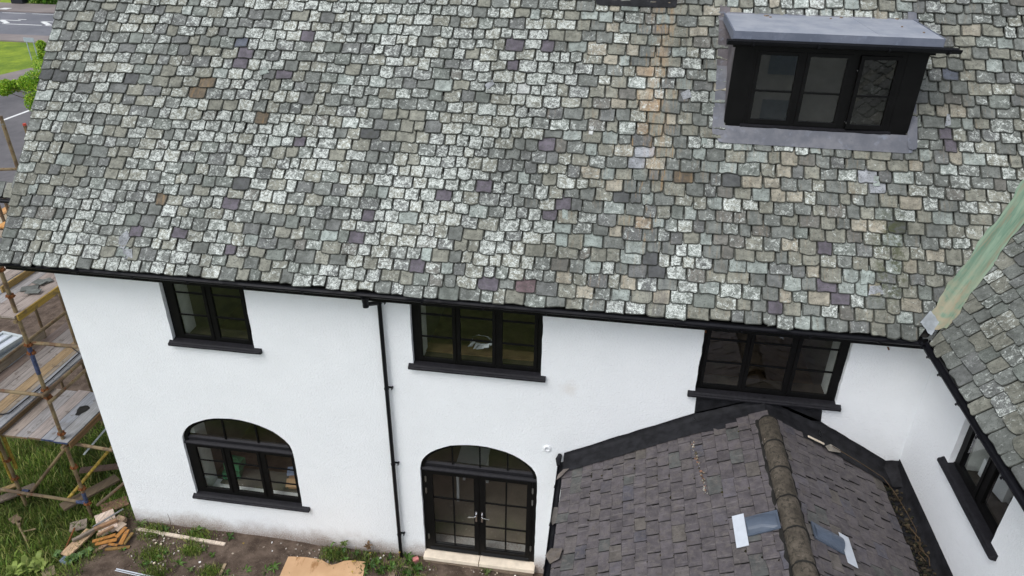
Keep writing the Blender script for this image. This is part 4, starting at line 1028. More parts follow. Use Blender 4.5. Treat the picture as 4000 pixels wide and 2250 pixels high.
# porch eave gutter and wall
gutter(porch, (-.40, -.02, 2.84), (-.40, -4.2, 2.84), (-1, 0, 0), r=.05, clips=(.6, 1.4, 2.2))
b = MB(); b.box(-.12, -.07, -4.1, -.003, -.3, 2.86); 
b.prism([(-.12, -.3), (4.79, -.3), (4.79, rx(4.79)-.06), (RXP, RZP-.13), (-.12, lx(-.12)-.06)], lambda x, z: (x, -4.10, z), lambda x, z: (x, -4.04, z)); b.build('wall', 'render', porch)
b = MB(); b.poly([(4.8, -4.98, -.5), (11.0, -4.98, -.5), (11.0, -4.98, 6.02), (7.9, -4.98, 9.7), (4.8, -4.98, 6.02)]); b.build('wing_gable', 'render', house, fix=False)
# tile vents with metal slips
def vent(P, u0, u1, s0, s1, sp0, sp1, lab):
    v = empty('roof_vent', P((u0+u1)/2, s0, 0), parent=porch); v['label'] = lab
    b = MB(); n_ = 8; V = []
    for s_, e in ((s0, 1), (s0+(s1-s0)*.5, .92), (s1, .35)):
        for k in range(n_+1):
            t = k/n_; u = u0+(u1-u0)*t; V.append(P(u, s_, .035+.085*e*(math.sin(math.pi*min(1, max(0, t*1.0)))**.45)))
    V2 = [np.array(v_) for v_ in V]
    m_ = n_+1; F = [(q*m_+k, q*m_+k+1, (q+1)*m_+k+1, (q+1)*m_+k) for q in range(2) for k in range(n_)]
    base = [P(u0, s0, .03), P(u1, s0, .03), P(u1, s1, .03), P(u0, s1, .03)]
    b.raw(V, F); b.raw([P(u, s0, .03) for u in (u0, u1)]+V[:m_], [(0, 1)+tuple(range(m_+1, 1, -1))])
    b.build('cowl', 'plastic', v, fix=False)
    b = MB(); b.corners([P(u, s_, h) for h in (.032, .050) for s_ in (s0-.03, s1+.03) for u in (u0-.015, u1+.015)]); b.build('vent_base', 'plastic', v)
    b = MB(); b.corners([P(u, s_, h) for h in (.044, .050) for s_ in (s0-.19, s0-.035) for u in (sp0, sp1)]); b.build('metal_slip', 'alu', v)
sL = lambda x: Lp-(RXP-x)/PC
sR = lambda x: Lr-(x-RXP)/PC
vent(PL, 2.25, 2.52, sL(2.13), sL(2.44), 2.16, 2.68, 'grey roof vent with pale metal slip left of the ridge')
vent(PRr, -2.56, -2.32, sR(3.20), sR(2.86), -2.70, -2.22, 'grey roof vent with pale metal slip right of the ridge')
# slipped slates
def loose_slate(parent, P, pts, h0, h1, c, mat='pslate', name='slate'):
    b = MB(); b.cur = c; b.mv = (0, 0, .001); n_ = len(pts); V = [P(u, s_, h0+(h1-h0)*(i % 2)) for i, (u, s_) in enumerate(pts)]
    V2 = [P(u, s_, h0+(h1-h0)*(i % 2)+.008) for i, (u, s_) in enumerate(pts)]
    b.raw(V+V2, [tuple(range(n_))[::-1], tuple(range(n_, 2*n_))]+[(i, (i+1) % n_, n_+(i+1) % n_, n_+i) for i in range(n_)]); return b.build(name, mat, parent)
loose_slate(pro_l, PL, [(.30, .02), (.42, -.06), (.50, -.09), (.48, .0), (.32, .12)], .05, .07, L(104, 96, 90))
loose_slate(pro_l, PL, [(1.92, -.03), (2.05, -.10), (2.20, -.02), (2.17, .14), (1.98, .16)], .05, .075, L(92, 84, 76))
loose_slate(pro_l, PL, [(1.05, -.1), (1.30, -.12), (1.42, -.09), (1.40, -.02), (1.08, -.02)], .00, .02, L(92, 88, 84))
loose_slate(pro_r, PRr, [(-.50, 1.18), (-.40, .95), (-.30, .92), (-.33, 1.12), (-.42, 1.22)], .07, .09, L(132, 126, 116))
b = MB(); b.plank(PRr(-.40, 1.52, .06), PRr(-.36, 1.22, .06), .03, .015); b.cur = (0, 0, 0); b.build('mortar_piece', 'stone', porch)
# rubble line and moss on the left slope, debris in the gutter
def chips(name, parent, pts, r, mat, cols=None):
    b = MB()
    for p in pts:
        a_ = RNG.uniform(0, 6.28); q = np.array([math.cos(a_), math.sin(a_), RNG.normal(0, .2)]); q /= np.linalg.norm(q); w_ = np.cross(q, [0, 0, 1.0]); w_ /= np.linalg.norm(w_); u_ = np.cross(w_, q)
        k = r*RNG.uniform(.4, 1.4)
        if cols: b.cur = tuple(np.array(cols[RNG.integers(len(cols))])*RNG.uniform(.8, 1.2))
        b.obox(np.array(p)+np.array([0, 0, k*.3]), (q, w_, u_), (k, k*RNG.uniform(.4, .9), k*RNG.uniform(.25, .6)))
    o = b.build(name, mat, parent, fix=False); props(o, kind='stuff'); return o
pts = [PL(.50+t*1.15+RNG.normal(0, .01), sL(1.60+t*.10)+RNG.normal(0, .014), .035) for t in RNG.uniform(0, 1, 70)]
chips('mortar_rubble', porch, pts, .013, 'tint', [L(120, 108, 92), L(70, 64, 52), L(140, 104, 84), L(150, 146, 136)])
pts = []
for _ in range(110):
    r_ = R.choice(prow_l[3:]); pts.append(PL(RNG.uniform(.4, 3.0), r_[0]-.006, .022))
chips('moss_bits', porch, pts, .011, 'tint', [L(40, 38, 22), L(58, 54, 30), L(34, 30, 22)])
pts = [(RNG.normal(4.60, .07), RNG.uniform(-3.0, -.4), zg+.015) for _ in range(420)]
chips('gutter_debris', porch, pts, .017, 'tint', [L(46, 40, 32), L(36, 32, 26), L(66, 58, 44), L(36, 38, 26)])
cb = MB(); path = [(3.62, -.38, 4.03), (4.1, -.42, 3.78), (4.45, -.42, 3.56), (4.60, -.60, 3.44), (4.66, -.9, 3.41), (4.70, -1.25, 3.40), (4.62, -1.45, 3.41), (4.67, -1.6, 3.40), (4.58, -1.7, 3.42), (4.64, -1.82, 3.41)]
cb.tube(path, .005, 6); props(cb.build('cable', 'bark'), 'thin tan cable lying along the gutter beside the wing wall', 'cable')
cb = MB(); cb.tube([(4.60, -1.2, 3.42), (4.68, -1.45, 3.42), (4.62, -1.62, 3.43), (4.70, -1.75, 3.41), (4.66, -1.9, 3.42)], .007, 6); props(cb.build('twig', 'bark'), 'curled dry twig in the debris of the porch gutter', 'twig')

# ------------------------------------------------------------------ things inside the windows
def cbox(name, c, sz, rot, mat, label, cat, flaps=False):
    b = MB(); ca, sa = math.cos(rot), math.sin(rot); ax = ((ca, sa, 0), (-sa, ca, 0), (0, 0, 1))
    b.obox(c, ax, (sz[0]/2, sz[1]/2, sz[2]/2))
    if flaps:
        for s_ in (-1, 1):
            e = np.array(c)+np.array(ax[1])*s_*(sz[1]/2+.06)+np.array([0, 0, sz[2]/2+.02]); b.obox(e, (ax[0], np.array(ax[1])*.8+np.array([0, 0, .6*1]), (0, 0, 1)), (sz[0]/2, .08, .003))
    return props(b.build(name, mat, bevel=.004), label, cat)
tb = MB(); tb.box(-7.0, -5.0, .34, .80, .93, .97); tb.box(-6.95, -6.88, .4, .47, .251, .93); tb.box(-5.12, -5.05, .4, .47, .251, .93); tb.box(-6.95, -6.88, .7, .77, .251, .93); tb.box(-5.12, -5.05, .7, .77, .251, .93)
props(tb.build('work_bench', 'room'), 'low work bench just inside the arched window', 'bench')
cbox('cardboard_box', (-5.46, .55, 1.08), (.36, .30, .20), .12, 'card', 'open cardboard box inside the arched window at right', 'box', True)
cbox('cardboard_box', (-5.32, .70, 1.25), (.30, .22, .10), -.2, 'card', 'smaller cardboard carton standing behind the open box in the arched window', 'box')
cbox('folded_cloth', (-5.62, .62, 1.22), (.17, .20, .05), .3, 'bluecloth', 'pale blue cloth on top of the open cardboard box', 'cloth')
for i, (x, z, r_) in enumerate(((-6.83, 1.06, .2), (-6.75, 1.30, -.1))):
    b = MB(); ca, sa = math.cos(r_), math.sin(r_); ax = ((ca, sa, 0), (-sa, ca, 0), (0, 0, 1))
    b.obox((x, .56, z), ax, (.17, .12, .07)); b.obox((x, .56, z+.085), ax, (.165, .115, .012))
    b.tube([np.array((x, .56, z+.09))-np.array(ax[0])*.09, np.array((x, .56, z+.15))-np.array(ax[0])*.07, np.array((x, .56, z+.15))+np.array(ax[0])*.07, np.array((x, .56, z+.09))+np.array(ax[0])*.09], .010, 6)
    props(b.build('tool_case', 'greentool', bevel=.003), ('lower', 'upper')[i]+' green tool case stacked inside the arched window at left', 'tool case')
b = MB()
for i in range(14):
    a_ = i*.5; b.poly([(-1.85+.18*math.cos(a_)+RNG.normal(0, .02), .42+.08*math.sin(a_*1.3), 4.66+.11*math.sin(a_)+.08), (-1.85+.2*math.cos(a_+.5), .45, 4.66+.13*math.sin(a_+.5)+.08), (-1.82+.17*math.cos(a_+.5), .50, 4.70+.08*math.sin(a_+.5)+.06), (-1.82+.16*math.cos(a_), .49, 4.70+.08*math.sin(a_)+.06)])
props(b.build('polythene_sheet', 'polythene', fix=False), 'crumpled polythene inside the middle upper window', 'plastic sheet')
b = MB(); b.box(-3.0, -.35, .36, .60, 4.50, 4.54); props(b.build('window_board', 'floor', house))
b = MB(); b.box(-2.55, -1.95, 1.3, 2.0, 1.05, 1.09); 
for x in (-2.5, -2.0):
    for y in (1.35, 1.95): b.box(x-.025, x+.025, y-.025, y+.025, .201, 1.05)
props(b.build('table', 'whitepl'), 'white topped table inside behind the french doors', 'table')
cbox('white_box', (5.35, -1.55, 4.72), (.4, .5, .30), .2, 'whitepl', 'white box inside the wing window', 'box')
b = MB(); b.box(5.15, 5.6, -1.9, -1.2, 3.701, 4.568); props(b.build('cupboard', 'room'), 'low cupboard under the white box inside the wing window', 'cupboard')

# ------------------------------------------------------------------ scaffold
sc = empty('scaffold', (-10.5, 1.0, -.2), 'rusty tube scaffold with weathered boards beside the gable end', 'scaffold')
P1 = gp(365, 2033, -.15); P2 = gp(106, 1981, -.18); x1, y1_ = P1[0], P1[1]; x2, y2_ = P2[0], P2[1]
def tube(name, pts, r=.034, mat='tube', par=sc, n=8):
    b = MB(); b.tube(pts, r, n); return b.build(name, mat, par)
def coupler(p, par=sc):
    b = MB(); x, y, z = p
    b.tube([(x, y, z-.035), (x, y, z+.035)], .047, 8); b.box(x-.068, x+.068, y-.025, y+.025, z-.022, z+.022); b.box(x-.02, x+.02, y-.05, y+.06, z-.03, z+.03)
    b.tube([(x+.05, y-.03, z-.01), (x+.05, y+.05, z-.01)], .010, 6); b.tube([(x-.045, y-.055, z+.005), (x+.02, y-.055, z+.005)], .010, 6)
    return b.build('coupler', 'rust', par)
poles = {}
for nm, (x, y, zt_) in dict(a=(x1, y1_, 7.4), b=(x2, y2_, 7.4), c=(x1+.02, 2.6, 5.7), d=(x2-.02, 2.7, 7.3), e=(-12.75, .3, 7.2), f=(-12.8, 3.4, 7.25)).items():
    o = tube('standard', [(x, y, -.16), (x, y, zt_)]); poles[nm] = (x, y)
    b = MB(); b.box(x-.075, x+.075, y-.075, y+.075, -.19, -.155); b.build('base_plate', 'rust', o)
for z in (.32, .72, 1.28, 1.86, 2.12, 2.98, 3.14, 3.95, 4.12, 4.72, 5.1, 5.6): coupler((x1+RNG.normal(0, .004), y1_+.01, z))
for z in (.22, .62, 1.1, 1.86, 3.0): coupler((x2, y2_+.01, z))
tube('sleeve', [(x1, y1_, 3.50), (x1, y1_, 4.08)], .037, 'blue')
tube('sleeve', [(x1, y1_, .30), (x1, y1_, .62)], .036, 'blue')
tube('sleeve', [(x2+.02, y2_+.10, .8), (x2+.02, y2_+.10, 2.0)], .034, 'yellow'); tube('standard', [(x2-.10, y2_+.02, .5), (x2-.10, y2_+.02, 2.0)], .032, 'yellow')
XG = -8.83
# transoms along x
o = tube('transom', [(x2-.9, y2_-.03, .30), (x1-.06, y1_+.06, .27)], .033)
tube('sleeve', [(x1-.28, y1_+.057, .272), (x1-.08, y1_+.06, .27)], .036, 'blue', o); tube('sleeve', [(x2+.07, y2_-.005, .296), (x2+.2, y2_, .292)], .036, 'blue', o)
tube('transom', [(x2-.2, y2_+.05, 1.83), (XG, y1_+.05, 1.80)], .033); tube('transom', [(x2+.1, 1.35, 1.9), (XG, 1.35, 1.9)], .033)
tube('guard_rail', [(x2-2, y1_-.04, 3.05), (x1+.03, y1_-.04, 3.05)], .033)
tube('transom', [(x1-.02, y1_+.06, 4.13), (XG, y1_+.08, 4.13)], .033)
tube('transom', [(x2-2, y1_-.05, 4.70), (x1+.06, y1_-.04, 4.70)], .033)
tube('transom', [(x2-.3, 1.6, 1.0), (XG, 1.6, 1.15)], .033); tube('transom', [(x2-2, 1.7, 4.66), (XG, 1.7, 4.66)], .033)
# ledgers along y
for x, z, mt in ((x1+.05, 3.12, 'tube'), (x1+.14, 2.98, 'tube'), (x1+.06, 4.68, 'tube'), (x1+.05, 1.90, 'tube'), (x2, 3.02, 'tube'), (x2, 4.68, 'tube'), (-12.7, 2.02, 'tube'), (-12.7, 4.66, 'tube')):
    tube('ledger', [(x, y1_-.15, z), (x, 4.4, z)], .033, mt)
tube('ledger', [(x1+.22, y1_+.1, 1.55), (x1+.26, 2.2, 1.75)], .018, 'windowgrey')
tube('brace', [(x2+.1, y2_+.02, .12), (x1-.03, y1_+.12, 1.78)], .033, 'tube')
tube('brace', [(x1-.55, y1_+.15, .22), (x1+.0, 1.2, .9)], .033, 'yellow')
tube('brace', [(x1+.12, y1_+.08, .20), (XG+.0, 1.0, .75)], .033, 'tube')
tube('brace', [(x1+.05, 1.3, 2.3), (XG-.05, 2.6, 2.9)], .022, 'blue')
# guard rails by the road
for (a_, c_) in (((-14.2, 4.0, 5.0), (-9.9, 4.0, 6.95)),): pass
tube('guard_rail', [(-13.6, 3.6, 5.75), (-12.45, 4.0, 5.72), (-9.6, 4.05, 5.72)], .033)
tube('standard', [(-13.05, 3.85, 3.0), (-13.05, 3.85, 5.8)], .033)
o = tube('standard', [(-11.2, 3.0, 5.0), (-11.2, 3.0, 7.04)], .033); b = MB(); b.tube([(-11.2, 3.0, 6.96), (-11.2, 3.0, 7.08)], .032, 8); b.build('end_cap', 'redcap', o)
GREYW = [L(140, 134, 130), L(150, 146, 144), L(150, 138, 130), L(134, 138, 144), L(142, 140, 140), L(160, 148, 138)]
def board(x0, x1_, y0, y1, z, c, th=.038, name='board', par=sc, tilt=0):
    b = MB(); b.cur = c
    b.corners([(x+ (y-y0)*tilt, y, z-th+h*th+RNG.normal(0, .003)) for h in (0, 1) for y in (y0, y1) for x in (x0+.005, x1_-.005)])
    return b.build(name, 'wood', par)
xs_a = [-10.98, -10.70, -10.44, -10.17, -9.90, -9.61]
cols_a = [L(152, 140, 130), L(144, 140, 138), L(150, 140, 134), L(138, 140, 144), L(146, 146, 146)]
for i in range(5):
    y0 = y1_-.08+RNG.normal(0, .006); o = board(xs_a[i], xs_a[i+1], y0, 1.36+RNG.normal(0, .02), 2.0, cols_a[i])
    e = MB(); e.box(xs_a[i]+.006, xs_a[i+1]-.006, y0-.004, y0+.001, 1.963, 2.001); e.build('board_band', 'blue' if i > 2 else 'tube', o)
xs_b = [-12.26, -12.02, -11.80, -11.56, -11.31, -11.20, -10.985]
cols_b = [L(116, 102, 94), L(136, 128, 122), L(146, 138, 132), L(150, 128, 98), L(146, 134, 118), L(142, 143, 145)]
for i in range(6): board(xs_b[i], xs_b[i+1], -.9+RNG.normal(0, .03), 4.3, 2.14, cols_b[i])
board(-12.31, -12.27, -.9, 2.9, 2.36, L(142, 130, 114), .22, 'toe_board')
board(-10.98, -10.94, -.9, 1.4, 2.11, L(96, 78, 56), .08, 'toe_board')
board(-9.60, -9.56, -.1, 1.36, 1.985, L(104, 80, 52), .12, 'toe_board')
xs_c = [-11.45, -11.2, -10.95, -10.72, -10.48, -10.23, -9.96, -9.69]
for i in range(7): board(xs_c[i], xs_c[i+1], y1_-.1+RNG.normal(0, .02), 4.2, 4.78, R.choice(GREYW))
board(-10.50, -10.455, .55, 3.6, 4.90, L(150, 124, 76), .12, 'toe_board')
board(-9.69, -9.645, y1_-.1, 3.6, 4.79, L(150, 124, 60), .11, 'toe_board')
board(-12.65, -11.5, 3.0, 3.25, 4.80, L(190, 140, 84)); board(-12.9, -11.6, 2.6, 2.85, 4.80, L(150, 136, 120))
for i in range(3): board(-13.6+.3*i, -13.32+.3*i, 1.0, 5.0, 4.6, R.choice([L(196, 148, 96), L(190, 176, 150), L(140, 128, 116)]))
cb = MB(); cb.tube([(-11.95, .28, 2.165), (-11.45, .25, 2.165), (-11.18, .28, 2.165), (-11.1, .34, 2.165), (-11.06, 1.4, 2.165), (-11.1, 2.4, 2.165), (-11.45, 2.6, 2.165), (-11.8, 2.55, 2.165)], .013, 6)
props(cb.build('power_cable', 'blackcable'), 'black power cable looped over the scaffold boards', 'cable')
b = MB(); V = [(-9.95+.10*math.cos(a_)*(1+.4*math.sin(3*a_)), .80+.16*math.sin(a_), 2.012) for a_ in [k*.63 for k in range(10)]]; b.raw(V+[(x, y, 2.003) for x, y, z in V], [tuple(range(10))]+[(i, (i+1) % 10, 10+(i+1) % 10, 10+i) for i in range(10)])
props(b.build('dark_rag', 'deck'), 'small dark rag dropped on the lower scaffold boards', 'rag')
b = MB(); b.obox((-9.86, 1.22, 2.015), ((.9, .3, 0), (-.3, .9, 0), (0, 0, 1)), (.05, .03, .012)); props(b.build('mortar_lump', 'mortar'), 'small mortar lump on the lower scaffold boards near the gable', 'mortar lump')
# slates put down on the upper lift
for i, (x, y, a_, w_, h_) in enumerate(((-10.1, .75, .5, .17, .28), (-10.0, 1.0, .9, .15, .25), (-9.92, .62, .2, .14, .24), (-10.9, .5, .4, .18, .3), (-11.0, .75, .8, .17, .26), (-10.05, .95, -.2, .15, .22))):
    b = MB(); ca, sa = math.cos(a_), math.sin(a_); ax = ((ca, sa, 0), (-sa, ca, .02), (0, 0, 1)); b.cur = tuple(np.array(PAL['base'])*R.uniform(.7, 1)); b.mv = (.3, 0, .001)
    b.obox((x, y, 4.80+.013*(i % 3)), ax, (h_/2, w_/2, .006)); props(b.build('loose_slate', 'slate'), 'grey slate lying loose on the upper scaffold boards', 'slate', 'slates set down on the scaffold')
# stack of old window frames on bearers
base = gp(37, 1318, .45); ux = np.array(gp(0, 1337, .45))-base; ux /= np.linalg.norm(ux); ux[2] = 0
e1 = np.array([-.12, -.99, 0]); e2 = np.array([-.98, .15, 0]); org = np.array([-15.25, 5.15, 0])
for i in range(6):
    b = MB(); z = -.18+i*.10; o2 = org+np.array([RNG.normal(0, .03), RNG.normal(0, .03), 0]); ln, wd = 2.4, .72
    def fr(a0, a1, c0, c1): b.obox(o2+e1*(a0+a1)/2+e2*(c0+c1)/2+np.array([0, 0, z+.045]), (e1, e2, (0, 0, 1)), ((a1-a0)/2, (c1-c0)/2, .042))
    fr(0, ln, 0, .07); fr(0, ln, wd-.07, wd); fr(0, .07, .071, wd-.071); fr(ln-.07, ln, .071, wd-.071); fr(.071, ln-.071, wd/2-.03, wd/2+.03); fr(ln*.45, ln*.45+.05, .071, wd/2-.031)
    o = b.build('window_frame', 'windowgrey' if i % 2 else 'signgrey'); props(o, ('topmost pale window frame of the stack on the ground behind the scaffold' if i == 5 else 'pale window frame in the stack on the ground behind the scaffold'), 'window frame', 'old window frames stacked behind the scaffold')
    g = MB(); g.obox(o2+e1*ln/2+e2*wd/2+np.array([0, 0, z+.03]), (e1, e2, (0, 0, 1)), (ln/2-.065, wd/2-.065, .004)); g.build('pane', 'alu', o)

# ------------------------------------------------------------------ debris on the ground
k4 = lambda x, y: (x*.3451, 1750+y*.3451)
def gpt(x, y, z): p = k4(x, y); return gp(p[0], p[1], z)
def timber(name, a, c, w, t, z, col, label, cat, group=None, dz=0.0, crop=True, mat='wood'):
    f = gpt if crop else gp
    b = MB(); b.cur = col; b.plank(f(*a, z), f(*c, z+dz), w, t)
    return props(b.build(name, mat, bevel=.003), label, cat, group)
PALE, OR, BR, DB, GY = L(178, 160, 142), L(166, 116, 62), L(128, 100, 76), L(92, 72, 56), L(140, 128, 116)
zg0 = -.05
timber('timber_board', (790, 905), (985, 850), .26, .03, .0, GY, 'flat grey board at the back left of the timber heap', 'board', 'timber in the heap')
timber('timber_board', (1150, 700), (1449, 590), .28, .03, .05, L(132, 104, 84), 'wide brown board at the back of the timber heap against the gable', 'board', 'timber in the heap')
timber('timber_block', (1180, 745), (1235, 950), .34, .09, .10, L(206, 186, 170), 'pale square timber block in the middle of the heap', 'timber block', 'timber in the heap')
timber('timber_block', (1290, 880), (1395, 790), .20, .10, .08, L(176, 150, 126), 'tan timber block at the right end of the heap', 'timber block', 'timber in the heap')
timber('timber_board', (1310, 930), (1410, 850), .14, .03, .12, PALE, 'short pale board on top of the tan block in the heap', 'board', 'timber in the heap')
timber('timber_board', (735, 1215), (1030, 930), .21, .04, .06, L(190, 160, 128), 'long pale board with dark stains at the front of the heap', 'board', 'timber in the heap')
timber('timber_batten', (820, 1050), (1200, 850), .06, .05, .12, GY, 'long grey batten lying across the timber heap', 'batten', 'timber in the heap', .05)
timber('timber_log', (1070, 920), (1330, 810), .07, .06, .19, L(150, 118, 90), 'brown squared log laid over the pale block', 'log', 'timber in the heap')
timber('timber_batten', (1100, 985), (1290, 890), .05, .05, .18, L(160, 130, 104), 'short brown batten in front of the squared log', 'batten', 'timber in the heap')
b = MB(); b.tube([gpt(1050, 895, .2), gpt(1395, 690, .24)], .018, 8); props(b.build('steel_rod', 'hinge'), 'grey steel rod resting on top of the timber heap', 'rod')
b = MB(); b.tube([gpt(712, 1205, .03), gpt(845, 905, .12)], .018, 7); props(b.build('rusty_bar', 'rust'), 'thin rusty bar at the left edge of the timber heap', 'bar')
for i, (a, c, z, w) in enumerate((((1045, 1060), (1310, 980), .10, .07), ((1075, 1090), (1325, 1035), .07, .08), ((1318, 1012), (1425, 895), .13, .08), ((1362, 1092), (1446, 925), .10, .08), ((1230, 1085), (1330, 1100), .05, .05))):
    timber('orange_slat', a, c, w, .022, z, tuple(np.array(OR)*R.uniform(.85, 1.1)), ['longest orange slat at the top left of the orange pile', 'second long orange slat lying under the first', 'orange slat leaning towards the house wall', 'orange slat at the right of the orange pile', 'short orange offcut in front of the pile'][i], 'slat', 'orange slats in front of the heap', .03 if i in (2, 3) else 0)
timber('timber_batten', (1190, 1150), (1470, 1120), .06, .03, .01, L(132, 104, 62), 'olive brown batten lying in front of the orange slats', 'batten')
timber('timber_batten', (1400, 1090), (1500, 960), .06, .03, .08, L(136, 110, 66), 'olive brown batten leaning behind the orange slats', 'batten')
timber('timber_board', (1050, 1185), (1215, 1085), .08, .03, .02, L(156, 128, 106), 'small brown board end left of the orange slats', 'board')
timber('blue_block', (705, 1255), (800, 1290), .13, .06, .0, L(112, 126, 140), 'blue grey block on the soil in front of the heap', 'block')
timber('flat_stone', (480, 1440), (625, 1380), .24, .04, -.02, L(128, 116, 92), 'flat tan stone at the bottom edge of the grass', 'stone')
timber('flat_board', (125, 835), (225, 775), .22, .03, -.05, L(112, 96, 76), 'small brown board lying on the grass by the rod', 'board')
b = MB(); b.tube([gpt(185, 830, -.02), gpt(305, 1055, -.06)], .022, 8); b.tube([gpt(270, 945, -.03), gpt(405, 915, -.03)], .017, 8); b.tube([gpt(205, 870, 0), gpt(235, 865, 0)], .04, 8); props(b.build('scaffold_jack', 'tube'), 'rusty scaffold jack lying on the grass', 'jack')
timber('loose_plank', (-150, 640), (400, 430), .20, .04, .02, L(104, 92, 80), 'long grey plank on the grass left of the front scaffold tube', 'plank')
timber('loose_plank', (-100, 520), (180, 420), .12, .04, .0, L(140, 118, 80), 'tan plank lying behind the long grey plank', 'plank')
timber('loose_plank', (700, 675), (1330, 335), .24, .05, .12, L(104, 90, 72), 'wide brown plank leaning below the scaffold towards the gable', 'plank')
timber('loose_plank', (905, 255), (1345, 205), .14, .05, .35, L(96, 78, 68), 'dark plank propped under the scaffold nearest the gable', 'plank')
timber('white_batten', (534, 2066), (880, 2127), .065, .04, .02, L(206, 190, 172), 'long pale batten on the soil along the foot of the wall', 'batten', crop=False)
timber('stick', (861, 2246), (880, 2203), .05, .03, .03, L(170, 150, 122), 'short pale stick left of the cardboard sheet', 'stick', crop=False)
b = MB(); b.tube([gp(455, 2222, .03), gp(640, 2262, .03)], .012, 6); b.tube([gp(450, 2228, .02), gp(600, 2262, .02)], .009, 6); props(b.build('thin_pipe', 'alu'), 'bright thin metal pipes at the bottom edge of the soil', 'pipe')
# cardboard sheet with dip
cA, cB = gp(1126, 2173, .05), gp(1429, 2194, .05); cD = gp(1060, 2330, .04); cC = gp(1400, 2340, .04)
b = MB(); nx, ny = 14, 8; V = []
for j in range(ny+1):
    for i in range(nx+1):
        t, q = i/nx, j/ny; p = (cA*(1-t)+cB*t)*(1-q)+(cD*(1-t)+cC*t)*q
        dip = -.05*math.exp(-((t-.58)/.10)**2-(q/.16)**2) if j < 3 else 0
        V.append((p[0], p[1]+(dip*2.0 if j == 0 else 0), .045+.012*math.sin(t*9+q*3)+dip*.5+RNG.normal(0, .002)))
F = [(j*(nx+1)+i, j*(nx+1)+i+1, (j+1)*(nx+1)+i+1, (j+1)*(nx+1)+i) for j in range(ny) for i in range(nx)]
b.raw(V, F); k_ = len(V); b.raw([(x, y, z-.006) for x, y, z in V], [f[::-1] for f in F]); props(b.build('cardboard_sheet', 'card', fix=False, smooth=True), 'large flattened cardboard sheet on the ground by the wall', 'cardboard')
p = gp(1623, 2186, .04); b = MB(); b.obox((p[0], p[1], .04), ((.8, .6, 0), (-.6, .8, 0), (0, 0, 1)), (.06, .045, .04)); props(b.build('broken_brick', 'pink', bevel=.012), 'pink broken brick beside the door step', 'brick')
p = gp(1567, 2237, .02); dr = empty('drain_cover', (p[0], p[1], .0), 'dark drain grating set in a small slab by the downpipe', 'drain')
b = MB(); b.box(p[0]-.22, p[0]+.2, p[1]-.16, p[1]+.16, -.04, .02); b.build('drain_slab', 'mortar', dr)
b = MB()
for i in range(6): b.box(p[0]-.09+i*.034, p[0]-.075+i*.034, p[1]-.10, p[1]+.10, .021, .035)
b.box(p[0]-.10, p[0]+.11, p[1]-.115, p[1]-.101, .021, .036); b.box(p[0]-.10, p[0]+.11, p[1]+.101, p[1]+.115, .021, .036); b.build('grating', 'deck', dr)
pts = [(RNG.uniform(-8.6, 4), -.05-abs(RNG.normal(0, .75)), 0.0) for _ in range(1500)]
props(chips('gravel', None, pts, .014, 'tint', [L(150, 138, 124), L(110, 98, 88), L(96, 84, 74), L(190, 182, 172), L(128, 118, 108)]))
pts = [(RNG.uniform(-8.2, 2), -.1-abs(RNG.normal(0, .7)), .01) for _ in range(60)]
chips('pale_litter', None, pts, .016, 'tint', [L(214, 206, 196), L(200, 186, 164), L(226, 224, 220)])

# ------------------------------------------------------------------ vegetation
def blades(n, xyf, h, w, cols, lean=.6):
    x, y = xyf(n); z = gz(x, y)
    hh = h*RNG.uniform(.45, 1.3, len(x)); a = RNG.uniform(0, 2*np.pi, len(x)); ln = hh*lean*RNG.uniform(.1, 1.1, len(x)); b_ = RNG.uniform(0, 2*np.pi, len(x))
    dx, dy = np.cos(a)*w/2, np.sin(a)*w/2
    tx, ty = np.cos(b_)*ln, np.sin(b_)*ln
    V = np.empty((len(x), 5, 3)); V[:, 0] = np.stack([x-dx, y-dy, z-.01], -1); V[:, 1] = np.stack([x+dx, y+dy, z-.01], -1)
    V[:, 2] = np.stack([x+dx*.8+tx*.35, y+dy*.8+ty*.35, z+hh*.6], -1); V[:, 3] = np.stack([x-dx*.8+tx*.35, y-dy*.8+ty*.35, z+hh*.6], -1); V[:, 4] = np.stack([x+tx, y+ty, z+hh], -1)
    i = np.arange(len(x))*5
    F = np.concatenate([np.stack([i, i+1, i+2], -1), np.stack([i, i+2, i+3], -1), np.stack([i+3, i+2, i+4], -1)])
    pat = 1+.28*np.sin(x*1.9+y*1.1+1)*np.sin(y*2.3-x*.7)+.15*np.sin(x*5.1-y*4.3)
    c = np.array(cols)[RNG.integers(0, len(cols), len(x))]*RNG.uniform(.7, 1.25, (len(x), 1))*pat[:, None]
    return V.reshape(-1, 3), F, np.tile(c, (3, 1))
GR = [L(92, 116, 44), L(112, 136, 56), L(74, 98, 38), L(134, 148, 72), L(102, 124, 62), L(158, 156, 96)]
def lawn(n):
    x = RNG.uniform(-16, -8.7, n); y = RNG.uniform(-2.6, 6, n)
    d = np.sin(x*2.1+y*1.3)+np.sin(x*.9-y*2.3)+RNG.normal(0, .8, n)
    soil = (x < -11.4) & (y > 2.0)
    front = (x > -9.15+.25*np.sin(y*5)) & (y < .0)
    keep = (d > -1.5) & ~soil & ~front
    return x[keep], y[keep]
V, F, T_ = blades(90000, lawn, .085, .013, GR, .9); nmesh('grass', V, F, 'leaf', T_, kind='stuff')
V, F, T_ = blades(7000, lambda n: (lambda x, y: (x[(x < -9.0) | (y > 0)], y[(x < -9.0) | (y > 0)]))(RNG.uniform(-13, -8.7, n), RNG.uniform(-2.4, 3, n)), .22, .018, GR, .9)
nmesh('long_grass', V, F, 'leaf', T_, kind='stuff')
